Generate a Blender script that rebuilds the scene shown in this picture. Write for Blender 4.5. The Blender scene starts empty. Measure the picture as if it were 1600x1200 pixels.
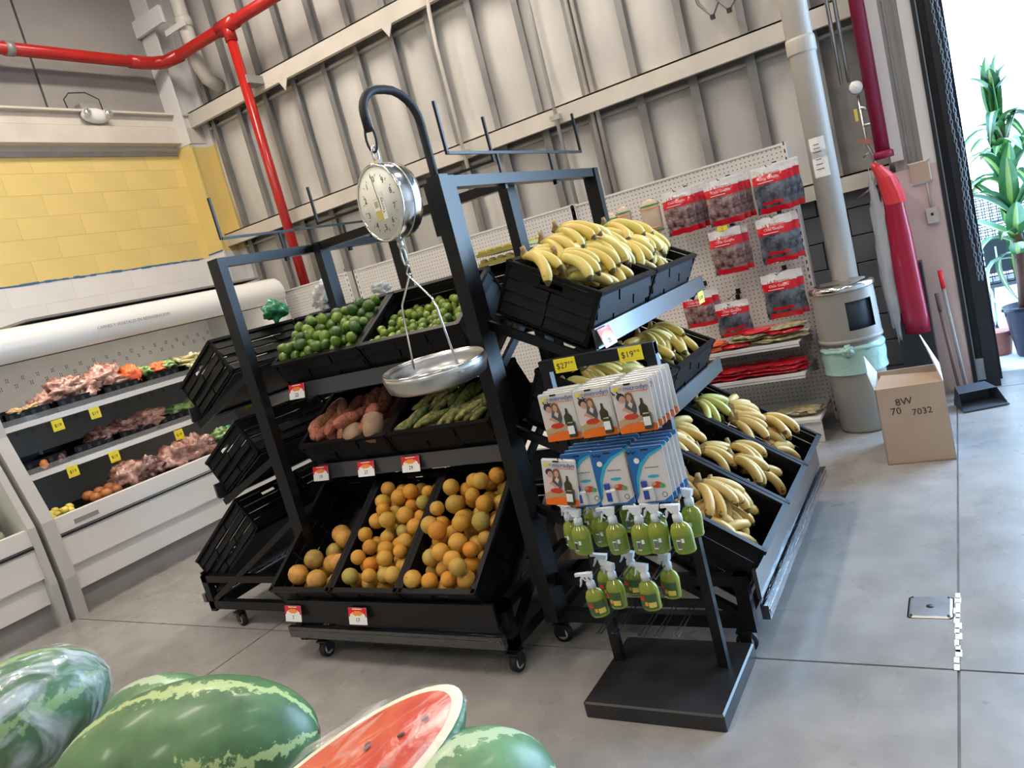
import bpy, math, random
from mathutils import Vector, Matrix, Euler, noise
random.seed(7)
PI = math.pi
SC = bpy.context.scene
COL = SC.collection
# ------------------------------------------------------------------ camera
yaw, pitch, roll, foc = 0.57158302, -0.15043432, -0.25838275, 1174.84
w_ = Vector((-math.sin(yaw)*math.cos(pitch), math.cos(yaw)*math.cos(pitch), math.sin(pitch)))
r0 = Vector((math.cos(yaw), math.sin(yaw), 0)); u0 = r0.cross(w_)
r_ = math.cos(roll)*r0 + math.sin(roll)*u0; u_ = -math.sin(roll)*r0 + math.cos(roll)*u0
cd = bpy.data.cameras.new('camera'); cam = bpy.data.objects.new('camera', cd); COL.objects.link(cam)
cam.matrix_world = Matrix(((r_.x, u_.x, -w_.x, 0), (r_.y, u_.y, -w_.y, 0), (r_.z, u_.z, -w_.z, 1.6), (0, 0, 0, 1)))
cd.sensor_width = 36; cd.lens = foc/1600*36; cd.clip_start = 0.05; cd.clip_end = 200
SC.camera = cam
# ------------------------------------------------------------------ light
world = bpy.data.worlds.new('sky'); SC.world = world; world.use_nodes = True
nt = world.node_tree; bg = nt.nodes['Background']
tc = nt.nodes.new('ShaderNodeTexCoord'); sp = nt.nodes.new('ShaderNodeSeparateXYZ'); cr = nt.nodes.new('ShaderNodeValToRGB')
nt.links.new(tc.outputs['Generated'], sp.inputs[0]); nt.links.new(sp.outputs['Z'], cr.inputs[0])
cr.color_ramp.elements[0].position = 0.0; cr.color_ramp.elements[0].color = (0.55, 0.78, 1, 1)
cr.color_ramp.elements[1].position = 0.9; cr.color_ramp.elements[1].color = (0.38, 0.62, 1, 1)
nt.links.new(cr.outputs[0], bg.inputs[0]); bg.inputs[1].default_value = 9.0
def area(name, loc, sx, sy, power, col, rot=(0, 0, 0)):
    l = bpy.data.lights.new(name, 'AREA'); l.shape = 'RECTANGLE'; l.size = sx; l.size_y = sy; l.energy = power; l.color = col
    o = bpy.data.objects.new(name, l); COL.objects.link(o); o.location = loc; o.rotation_euler = rot
    return o
LAMPS = [(-5.2, 4.2), (-5.2, 0.6), (-2.4, 4.6), (-2.4, 1.0), (0.6, 3.2), (0.6, -0.6), (-5.2, -3.2), (-1.2, -3.4), (3.4, 1.0)]
for lx, ly in LAMPS:
    area('ceiling_lamp_light', (lx, ly, 5.68), 0.35, 1.5, 76 if lx < 0 else 38, (1.0, 0.89, 0.77))
for ly0, ly1 in ((2.56, 5.30), (.46, 2.38)):
    area('case_lamp_light', (-5.97, (ly0+ly1)/2, 1.83), .05, ly1-ly0, 3.4*(ly1-ly0), (1.0, .93, .82), (0, .5, 0))
area('doorway_daylight', (2.3, 6.5, 2.2), 4.0, 4.2, 280, (0.40, 0.66, 1.0), (-PI/2, 0, 0))
SC.view_settings.view_transform = 'Standard'; SC.view_settings.look = 'None'
SC.view_settings.exposure = 0.22; SC.view_settings.gamma = 1; SC.view_settings.use_curve_mapping = False
SC.render.film_transparent = False
# ------------------------------------------------------------------ materials
def mat(name, col, rough=0.5, metal=0.0, var=0.0, vscale=6.0, bump=0.0, bscale=40.0, rnd=None, coat=0.0, trans=0.0, ior=1.45, alpha=1.0, col2=None, emis=None, spec=None, stretch=None, detail=3):
    m = bpy.data.materials.new(name); m.use_nodes = True
    t = m.node_tree; b = t.nodes['Principled BSDF']; L = t.links
    c4 = (*col, 1)
    b.inputs['Base Color'].default_value = c4; b.inputs['Roughness'].default_value = rough; b.inputs['Metallic'].default_value = metal
    b.inputs['Coat Weight'].default_value = coat; b.inputs['Coat Roughness'].default_value = 0.12
    b.inputs['Transmission Weight'].default_value = trans; b.inputs['IOR'].default_value = ior; b.inputs['Alpha'].default_value = alpha
    if spec is not None: b.inputs['Specular IOR Level'].default_value = spec
    if emis: b.inputs['Emission Color'].default_value = (*emis[0], 1); b.inputs['Emission Strength'].default_value = emis[1]
    tcn = t.nodes.new('ShaderNodeTexCoord'); src = tcn.outputs['Object']
    if stretch:
        mp = t.nodes.new('ShaderNodeMapping'); mp.inputs['Scale'].default_value = stretch; L.new(src, mp.inputs[0]); src = mp.outputs[0]
    out = None
    if var > 0 or col2:
        n = t.nodes.new('ShaderNodeTexNoise'); n.inputs['Scale'].default_value = vscale; n.inputs['Detail'].default_value = detail
        L.new(src, n.inputs['Vector'])
        r = t.nodes.new('ShaderNodeValToRGB'); c2 = col2 or tuple(max(0, c*(1-var)) for c in col)
        r.color_ramp.elements[0].position = 0.35; r.color_ramp.elements[1].position = 0.65
        r.color_ramp.elements[0].color = (*c2, 1); r.color_ramp.elements[1].color = c4
        L.new(n.outputs['Fac'], r.inputs[0]); out = r.outputs[0]
    if rnd:
        oi = t.nodes.new('ShaderNodeObjectInfo'); r2 = t.nodes.new('ShaderNodeValToRGB'); els = r2.color_ramp.elements
        while len(els) < len(rnd): els.new(0.5)
        for i, c in enumerate(rnd): els[i].position = i/max(1, len(rnd)-1); els[i].color = (*c, 1)
        L.new(oi.outputs['Random'], r2.inputs[0])
        if out:
            mx = t.nodes.new('ShaderNodeMix'); mx.data_type = 'RGBA'; mx.blend_type = 'MULTIPLY'; mx.inputs[0].default_value = 1
            r.color_ramp.elements[0].color = (1-var, 1-var, 1-var, 1); r.color_ramp.elements[1].color = (1, 1, 1, 1)
            L.new(r2.outputs[0], mx.inputs[6]); L.new(out, mx.inputs[7]); out = mx.outputs[2]
        else: out = r2.outputs[0]
    if out: L.new(out, b.inputs['Base Color'])
    if bump > 0:
        n = t.nodes.new('ShaderNodeTexNoise'); n.inputs['Scale'].default_value = bscale; n.inputs['Detail'].default_value = 3; L.new(src, n.inputs['Vector'])
        bp = t.nodes.new('ShaderNodeBump'); bp.inputs['Strength'].default_value = bump; bp.inputs['Distance'].default_value = 0.01
        L.new(n.outputs['Fac'], bp.inputs['Height']); L.new(bp.outputs[0], b.inputs['Normal'])
    return m
K = {}
def mk(key, *a, **k): K[key] = mat(key, *a, **k); return K[key]
mk('black_metal', (0.0065, 0.0065, 0.008), 0.36, var=.3, bump=.04, spec=.42)
mk('plate_black', (0.022, 0.022, 0.024), 0.38, var=.5, vscale=7, spec=.6, detail=6)
mk('rail_metal', (0.035, 0.038, 0.045), 0.30, spec=1.0, coat=.6)
mk('black_plastic', (0.0055, 0.0055, 0.007), 0.40, var=.3, vscale=12, spec=.22)
mk('crate_rim', (0.018, 0.018, 0.021), 0.34)
mk('chrome', (0.78, 0.78, 0.78), 0.16, 1.0, bump=.03, bscale=15)
mk('dull_steel', (0.62, 0.62, 0.60), 0.33, 1.0, var=.2, vscale=9, bump=.03)
mk('dark_steel', (0.05, 0.05, 0.055), 0.3, 0.8)
mk('rubber', (0.012, 0.012, 0.014), 0.55)
mk('wheel_hub', (0.55, 0.56, 0.6), 0.35)
mk('white_enamel', (0.80, 0.79, 0.76), 0.30, var=.04, vscale=2)
mk('cooler_grey', (0.52, 0.51, 0.49), 0.38, var=.08, vscale=2)
mk('cooler_kick', (0.30, 0.29, 0.28), 0.42, var=.15, vscale=3)
mk('cooler_inside', (0.55, 0.53, 0.50), 0.5, var=.08)
mk('seal_black', (0.02, 0.018, 0.018), 0.5)
mk('white_print', (0.85, 0.85, 0.84), 0.5)
mk('black_print', (0.02, 0.02, 0.025), 0.6)
mk('dial_face', (0.80, 0.80, 0.71), 0.35)
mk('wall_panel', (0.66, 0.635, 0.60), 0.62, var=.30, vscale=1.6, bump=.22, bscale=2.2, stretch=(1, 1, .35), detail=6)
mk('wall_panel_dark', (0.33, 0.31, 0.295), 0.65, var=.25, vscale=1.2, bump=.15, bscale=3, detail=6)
mk('rib_metal', (0.29, 0.29, 0.285), 0.45, 0.3, var=.25, vscale=3)
mk('girt_paint', (0.66, 0.61, 0.54), 0.5, var=.12, vscale=3)
mk('grey_steel', (0.33, 0.32, 0.31), 0.5, var=.2)
mk('yellow_paint', (0.76, 0.59, 0.22), 0.42, var=.07, vscale=1.5)
mk('white_paint', (0.74, 0.73, 0.72), 0.45, var=.05, vscale=1.5)
mk('tape_blue', (0.05, 0.15, 0.32), 0.5)
mk('red_pipe', (0.44, 0.018, 0.014), 0.26, var=.2, vscale=3, coat=.15)
mk('red_dark', (0.30, 0.012, 0.05), 0.35, var=.15, vscale=3)
mk('duct_paint', (0.60, 0.57, 0.52), 0.45, var=.12, vscale=4)
mk('pvc', (0.56, 0.52, 0.465), 0.42, var=.15, vscale=2.5, stretch=(1, 1, .4))
mk('block_grey', (0.16, 0.165, 0.18), 0.6, var=.15, vscale=4, bump=.1)
mk('pink_board', (0.66, 0.52, 0.50), 0.5, var=.15, vscale=2)
mk('door_column', (0.50, 0.48, 0.47), 0.5, var=.15, vscale=3)
mk('door_black', (0.016, 0.018, 0.024), 0.4, var=.3)
mk('peg_board', (0.72, 0.70, 0.67), 0.4)
mk('white_shelf', (0.74, 0.73, 0.71), 0.35)
mk('cardboard', (0.52, 0.39, 0.29), 0.75, var=.10, vscale=3)
mk('cardboard_pale', (0.60, 0.58, 0.58), 0.6, var=.08)
mk('bin_beige', (0.31, 0.30, 0.28), 0.42, var=.08, vscale=3)
mk('bin_dark', (0.02, 0.03, 0.045), 0.5)
mk('bag_mint', (0.42, 0.66, 0.60), 0.25, bump=.6, bscale=30, alpha=.85)
mk('bag_clear', (0.72, 0.72, 0.72), 0.12, bump=.9, bscale=24, alpha=.45)
mk('vinyl_red', (0.36, 0.010, 0.04), 0.28, var=.15, vscale=3, bump=.15, bscale=8)
mk('vinyl_red_light', (0.72, 0.05, 0.06), 0.3)
mk('wood_handle', (0.20, 0.12, 0.11), 0.5)
mk('peg_text', (0.45, 0.02, 0.04), 0.5)
mk('yellow_tag', (0.86, 0.72, 0.03), 0.45)
mk('tag_red', (0.75, 0.02, 0.03), 0.4)
mk('tag_orange', (0.90, 0.30, 0.05), 0.4)
mk('leaf_green', (0.05, 0.22, 0.10), 0.35, var=.5, vscale=8)
mk('leaf_mid', (0.13, 0.38, 0.15), 0.35, var=.3, vscale=9)
mk('leaf_pale', (0.50, 0.68, 0.22), 0.35)
mk('stem_brown', (0.22, 0.10, 0.08), 0.6, var=.3)
mk('pot_dark', (0.025, 0.025, 0.05), 0.4)
mk('terracotta', (0.42, 0.16, 0.12), 0.7, var=.2)
mk('outside_ground', (0.62, 0.64, 0.66), 0.7, var=.1, vscale=1)
mk('ceiling_metal', (0.32, 0.31, 0.30), 0.6)
mk('lamp_tube', (1, .96, .88), 0.4, emis=((1, .93, .84), 3))
# produce
mk('lime_skin', (0.1, 0.3, 0.03), 0.24, var=.3, vscale=1.6, bump=.25, bscale=12, coat=.3,
   rnd=[(0.035, 0.095, 0.015), (0.06, 0.15, 0.018), (0.11, 0.21, 0.022), (0.19, 0.29, 0.03), (0.05, 0.125, 0.016), (0.14, 0.25, 0.026)])
mk('small_lime_skin', (0.2, 0.4, 0.04), 0.24, var=.25, vscale=1.6, bump=.25, bscale=12, coat=.3,
   rnd=[(0.13, 0.23, 0.025), (0.24, 0.33, 0.045), (0.18, 0.28, 0.035), (0.30, 0.37, 0.055), (0.07, 0.15, 0.02), (0.22, 0.31, 0.04)])
mk('orange_skin', (0.9, 0.4, 0.03), 0.34, var=.13, vscale=1.2, bump=.5, bscale=14, coat=.10,
   rnd=[(0.80, 0.34, 0.035), (0.78, 0.39, 0.05), (0.76, 0.43, 0.07), (0.68, 0.43, 0.08), (0.80, 0.38, 0.045), (0.78, 0.45, 0.08), (0.50, 0.40, 0.09), (0.80, 0.29, 0.025)])
mk('grapefruit_skin', (0.8, 0.4, 0.1), 0.40, var=.35, vscale=1.0, bump=.4, bscale=14,
   rnd=[(0.74, 0.29, 0.06), (0.40, 0.35, 0.07), (0.78, 0.36, 0.07), (0.60, 0.34, 0.08), (0.50, 0.38, 0.09)])
mk('fruit_navel', (0.10, 0.10, 0.02), 0.6)
mk('yam_skin', (0.42, 0.13, 0.08), 0.6, var=.45, vscale=1.3, bump=1.0, bscale=3,
   rnd=[(0.50, 0.17, 0.095), (0.40, 0.12, 0.075), (0.58, 0.24, 0.14), (0.46, 0.15, 0.10)])
mk('jicama_skin', (0.44, 0.29, 0.18), 0.65, var=.35, vscale=10, bump=.4, bscale=30)
mk('plantain_skin', (0.3, 0.33, 0.08), 0.5, var=.72, vscale=1.0, bump=.6, bscale=3, detail=7,
   rnd=[(0.12, 0.18, 0.045), (0.26, 0.29, 0.08), (0.40, 0.36, 0.12), (0.20, 0.24, 0.06), (0.38, 0.30, 0.13)])
def banana_mat(name, rnd, spot, thr, rough=.38):
    m = mat(name, (1, 1, 1), rough, rnd=rnd, bump=.06, bscale=30); t = m.node_tree; L = t.links
    b = t.nodes['Principled BSDF']; src = b.inputs['Base Color'].links[0].from_socket
    tcn = t.nodes.new('ShaderNodeTexCoord'); n = t.nodes.new('ShaderNodeTexNoise'); n.inputs['Scale'].default_value = 45; n.inputs['Detail'].default_value = 5
    L.new(tcn.outputs['Object'], n.inputs['Vector'])
    r = t.nodes.new('ShaderNodeValToRGB'); r.color_ramp.elements[0].position = thr; r.color_ramp.elements[1].position = thr+.05
    L.new(n.outputs['Fac'], r.inputs[0]); mx = t.nodes.new('ShaderNodeMix'); mx.data_type = 'RGBA'
    L.new(r.outputs[0], mx.inputs[0]); L.new(src, mx.inputs[6]); mx.inputs[7].default_value = (*spot, 1); L.new(mx.outputs[2], b.inputs['Base Color'])
    K[name] = m
banana_mat('banana_fresh', [(0.72, 0.51, 0.12), (0.76, 0.56, 0.16), (0.70, 0.53, 0.14), (0.68, 0.56, 0.17)], (0.3, 0.17, 0.04), .72)
banana_mat('banana_ripe', [(0.66, 0.43, 0.11), (0.72, 0.49, 0.16), (0.60, 0.39, 0.11), (0.72, 0.52, 0.20)], (0.16, 0.08, 0.03), .64, .45)
banana_mat('banana_green', [(0.50, 0.50, 0.11), (0.60, 0.58, 0.17), (0.56, 0.54, 0.13)], (0.3, 0.2, 0.05), .72)
mk('banana_tip', (0.12, 0.08, 0.035), 0.7)
mk('banana_crown', (0.40, 0.29, 0.09), 0.6, col2=(0.20, 0.11, 0.04), vscale=30)
mk('banana_neck', (0.50, 0.47, 0.11), 0.45)
mk('plastic_wrap', (1, 1, 1), 0.10, alpha=.11, bump=1.0, bscale=20, spec=1, stretch=(1, 4, 1))
mk('melon_film', (0.85, 0.93, 1), 0.12, alpha=.30, bump=1.0, bscale=16, spec=1)
mk('wrap_black', (0.012, 0.013, 0.017), 0.10, bump=1.0, bscale=16, stretch=(1, 5, 5), spec=1, coat=1)
mk('rind_white', (0.80, 0.76, 0.58), 0.35)
mk('flesh_red', (0.56, 0.055, 0.035), 0.22, var=.3, vscale=9, bump=.25, bscale=30, col2=(0.66, 0.13, 0.045), coat=.3)
mk('lemon', (0.80, 0.62, 0.12), 0.4, var=.1); mk('mango', (0.46, 0.16, 0.05), 0.35, var=.3, vscale=8)
mk('garlic_bag', (0.50, 0.28, 0.22), 0.12, col2=(0.20, 0.08, 0.06), var=.55, vscale=24, bump=1, bscale=34, coat=.7, detail=7)  # pale noise tone paints in highlights of the crinkled plastic
mk('bag_dark_pink', (0.34, 0.16, 0.14), 0.12, col2=(0.06, 0.025, 0.025), var=.6, vscale=26, bump=1, bscale=34, coat=.7, detail=7)  # lighter noise tone is painted plastic highlight here too
mk('bag_greens', (0.26, 0.42, 0.12), 0.15, col2=(0.05, 0.12, 0.03), var=.6, vscale=25, bump=.9, bscale=22, coat=.6)
mk('bag_sticks', (0.50, 0.45, 0.2), 0.45, var=.3); mk('stick_end', (0.80, 0.76, 0.52), 0.5)
mk('pack_orange', (0.75, 0.13, 0.04), 0.3); mk('pack_green', (0.1, 0.4, 0.08), 0.3)
mk('cabbage', (0.50, 0.62, 0.36), 0.45, var=.25, vscale=7, bump=.4, bscale=9)
mk('green_plastic', (0.05, 0.36, 0.16), 0.12, var=.5, vscale=30, bump=1, bscale=40, coat=.5)
mk('crinkle_clear', (0.75, 0.78, 0.76), 0.1, bump=1, bscale=40, alpha=.55)
mk('egg_carton', (0.56, 0.48, 0.12), 0.6); mk('blue_bag', (0.10, 0.28, 0.55), 0.25, bump=.7, bscale=30)
mk('spray_liquid', (0.44, 0.52, 0.07), 0.07, trans=.5, ior=1.35, coat=.6)
mk('spray_head', (0.72, 0.76, 0.80), 0.35); mk('spray_label', (0.15, 0.25, 0.045), 0.3); mk('spray_label_dark', (0.05, 0.12, 0.04), 0.35)
mk('card_white', (0.68, 0.66, 0.64), 0.3, coat=.3); mk('card_orange', (0.88, 0.17, 0.01), 0.3, coat=.3); mk('card_blue', (0.015, 0.14, 0.42), 0.3, coat=.3)
mk('card_cyan', (0.03, 0.42, 0.60), 0.3); mk('ink_navy', (0.03, 0.07, 0.35), 0.4); mk('skin_tone', (0.58, 0.34, 0.24), 0.4)
mk('hair_dark', (0.05, 0.03, 0.03), 0.4); mk('cloth_grey', (0.09, 0.09, 0.11), 0.4); mk('cloth_pale', (0.70, 0.58, 0.55), 0.4); mk('hair_brown', (.22, .10, .05), .4)
mk('food_tan', (0.55, 0.36, 0.18), 0.4); mk('bottle_olive', (0.05, 0.05, 0.02), 0.3); mk('bowl_red', (0.6, 0.05, 0.02), 0.3)
mk('spice_clear', (0.40, 0.29, 0.27), 0.10, col2=(0.09, 0.03, 0.04), vscale=26, bump=1, bscale=24, coat=.6, detail=7)
mk('spice_dark', (0.16, 0.18, 0.22), 0.10, col2=(0.025, 0.03, 0.05), vscale=20, bump=1, bscale=24, coat=.8, detail=7)
mk('spice_red', (0.62, 0.01, 0.025), 0.16, bump=.6, bscale=18, coat=.5)
mk('spice_header', (0.78, 0.77, 0.78), 0.14, bump=.9, bscale=18, alpha=.85, coat=.3)
mk('tortilla', (0.64, 0.50, 0.36), 0.3, var=.15, bump=.3, bscale=20); mk('yellow_glass_noodle', (0.62, 0.48, 0.12), .2, var=.5, vscale=30, bump=.8)
mk('tan_bag', (0.55, 0.48, 0.27), 0.18, var=.5, vscale=20, bump=1, bscale=26, coat=.5)
mk('basket_dark', (0.05, 0.06, 0.075), 0.5)
mk('chain_steel', (0.20, 0.24, 0.29), 0.4, 0.5)
mk('melon_wood', (0.45, 0.33, 0.2), 0.7, var=.2)
mk('glass_soft', (0.9, 0.95, 0.95), 0.05, alpha=.10)

def floor_mat():
    m = mat('polished_concrete', (0.27, 0.255, 0.24), 0.25, bump=.02, bscale=8); t = m.node_tree; L = t.links; b = t.nodes['Principled BSDF']
    g = t.nodes.new('ShaderNodeNewGeometry')
    def nz(s, d, lo, hi, p0, p1):
        n = t.nodes.new('ShaderNodeTexNoise'); n.inputs['Scale'].default_value = s; n.inputs['Detail'].default_value = d; L.new(g.outputs['Position'], n.inputs['Vector'])
        r = t.nodes.new('ShaderNodeValToRGB'); r.color_ramp.elements[0].position = p0; r.color_ramp.elements[1].position = p1
        r.color_ramp.elements[0].color = (*lo, 1); r.color_ramp.elements[1].color = (*hi, 1); L.new(n.outputs['Fac'], r.inputs[0]); return r.outputs[0]
    def mul(a, c):
        mx = t.nodes.new('ShaderNodeMix'); mx.data_type = 'RGBA'; mx.blend_type = 'MULTIPLY'; mx.inputs[0].default_value = 1
        L.new(a, mx.inputs[6]); L.new(c, mx.inputs[7]); return mx.outputs[2]
    a = nz(.9, 8, (0.27, 0.257, 0.243), (0.35, 0.333, 0.315), .35, .65)
    c = nz(7, 6, (0.84, 0.84, 0.85), (1.05, 1.05, 1.05), .35, .7)
    d = nz(24, 2, (0.75, 0.74, 0.72), (1, 1, 1), .20, .30)
    o = mul(mul(a, c), d); L.new(o, b.inputs['Base Color'])
    n = t.nodes.new('ShaderNodeTexNoise'); n.inputs['Scale'].default_value = 3; n.inputs['Detail'].default_value = 6; L.new(g.outputs['Position'], n.inputs['Vector'])
    mr = t.nodes.new('ShaderNodeMapRange'); mr.inputs['From Min'].default_value = .3; mr.inputs['From Max'].default_value = .7
    mr.inputs['To Min'].default_value = .20; mr.inputs['To Max'].default_value = .40; L.new(n.outputs['Fac'], mr.inputs['Value']); L.new(mr.outputs[0], b.inputs['Roughness'])
    K['floor'] = m
floor_mat()
def melon_mat(name, dark, light, nstripe, width, seed):
    m = mat(name, dark, 0.42, coat=.12, bump=.05, bscale=12); t = m.node_tree; L = t.links; b = t.nodes['Principled BSDF']
    tcn = t.nodes.new('ShaderNodeTexCoord'); s = t.nodes.new('ShaderNodeSeparateXYZ'); L.new(tcn.outputs['Object'], s.inputs[0])
    def mth(op, a, c=None):
        n = t.nodes.new('ShaderNodeMath'); n.operation = op
        for i, v in enumerate((a, c)):
            if v is None: continue
            if isinstance(v, (int, float)): n.inputs[i].default_value = v
            else: L.new(v, n.inputs[i])
        return n.outputs[0]
    ang = mth('ARCTAN2', s.outputs['Y'], s.outputs['Z'])
    def nz(sc, d):
        n = t.nodes.new('ShaderNodeTexNoise'); n.inputs['Scale'].default_value = sc; n.inputs['Detail'].default_value = d; n.inputs['Roughness'].default_value = .65
        mp = t.nodes.new('ShaderNodeMapping'); mp.inputs['Location'].default_value = (seed, seed, 0); L.new(tcn.outputs['Object'], mp.inputs[0]); L.new(mp.outputs[0], n.inputs['Vector']); return n.outputs['Fac']
    j = mth('ADD', mth('MULTIPLY', mth('SUBTRACT', nz(11, 3), .5), 3.2), mth('MULTIPLY', mth('SUBTRACT', nz(55, 4), .5), 3.0))
    v = mth('COSINE', mth('ADD', mth('MULTIPLY', ang, float(nstripe)), j))
    r = t.nodes.new('ShaderNodeValToRGB'); r.color_ramp.elements[0].position = width; r.color_ramp.elements[1].position = width+.10
    L.new(v, r.inputs[0])
    r2 = t.nodes.new('ShaderNodeValToRGB'); r2.color_ramp.elements[0].color = (*tuple(c*.65 for c in dark), 1); r2.color_ramp.elements[1].color = (*tuple(min(1, c*1.35) for c in dark), 1)
    r2.color_ramp.elements[0].position = .35; r2.color_ramp.elements[1].position = .65; L.new(nz(6, 5), r2.inputs[0])
    mx = t.nodes.new('ShaderNodeMix'); mx.data_type = 'RGBA'; L.new(r.outputs[0], mx.inputs[0]); L.new(r2.outputs[0], mx.inputs[6]); mx.inputs[7].default_value = (*light, 1)
    L.new(mx.outputs[2], b.inputs['Base Color']); K[name] = m
melon_mat('melon_a', (0.075, 0.16, 0.065), (0.40, 0.50, 0.22), 5, .80, 3)
melon_mat('melon_b', (0.06, 0.17, 0.07), (0.24, 0.38, 0.15), 5, .80, 9)
melon_mat('melon_c', (0.13, 0.26, 0.12), (0.42, 0.54, 0.34), 5, .60, 15)
for key, lo, hi, st in (('melon_film', .04, .62, (1, 3, 1)), ('plastic_wrap', .02, .30, (1, 5, 1))):  # noise in the opacity paints patches of glare on the film
    m = K[key]; t = m.node_tree; b = t.nodes['Principled BSDF']; g = t.nodes.new('ShaderNodeTexCoord'); mp = t.nodes.new('ShaderNodeMapping'); mp.inputs['Scale'].default_value = st; mp.inputs['Rotation'].default_value = (0, 0, .5)
    n = t.nodes.new('ShaderNodeTexNoise'); n.inputs['Scale'].default_value = 7; n.inputs['Detail'].default_value = 6; n.inputs['Distortion'].default_value = 1.2
    t.links.new(g.outputs['Object'], mp.inputs[0]); t.links.new(mp.outputs[0], n.inputs['Vector']); r = t.nodes.new('ShaderNodeMapRange'); r.inputs['From Min'].default_value = .48; r.inputs['From Max'].default_value = .68
    r.inputs['To Min'].default_value = lo; r.inputs['To Max'].default_value = hi; t.links.new(n.outputs['Fac'], r.inputs['Value']); t.links.new(r.outputs[0], b.inputs['Alpha'])
def peg_mat():
    m = K['peg_board']; t = m.node_tree; L = t.links; b = t.nodes['Principled BSDF']
    g = t.nodes.new('ShaderNodeTexCoord'); s = t.nodes.new('ShaderNodeSeparateXYZ'); L.new(g.outputs['Object'], s.inputs[0])
    def fr(o):
        a = t.nodes.new('ShaderNodeMath'); a.operation = 'MULTIPLY'; a.inputs[1].default_value = 1/.03; L.new(o, a.inputs[0])
        f = t.nodes.new('ShaderNodeMath'); f.operation = 'FRACT'; L.new(a.outputs[0], f.inputs[0])
        d = t.nodes.new('ShaderNodeMath'); d.operation = 'SUBTRACT'; d.inputs[1].default_value = .5; L.new(f.outputs[0], d.inputs[0])
        q = t.nodes.new('ShaderNodeMath'); q.operation = 'MULTIPLY'; L.new(d.outputs[0], q.inputs[0]); L.new(d.outputs[0], q.inputs[1]); return q.outputs[0]
    ad = t.nodes.new('ShaderNodeMath'); ad.operation = 'ADD'; L.new(fr(s.outputs['X']), ad.inputs[0]); L.new(fr(s.outputs['Z']), ad.inputs[1])
    lt = t.nodes.new('ShaderNodeMath'); lt.operation = 'LESS_THAN'; lt.inputs[1].default_value = .024; L.new(ad.outputs[0], lt.inputs[0])
    mx = t.nodes.new('ShaderNodeMix'); mx.data_type = 'RGBA'; L.new(lt.outputs[0], mx.inputs[0]); mx.inputs[6].default_value = (.70, .68, .65, 1); mx.inputs[7].default_value = (.16, .15, .14, 1)
    L.new(mx.outputs[2], b.inputs['Base Color'])
peg_mat()
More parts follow.
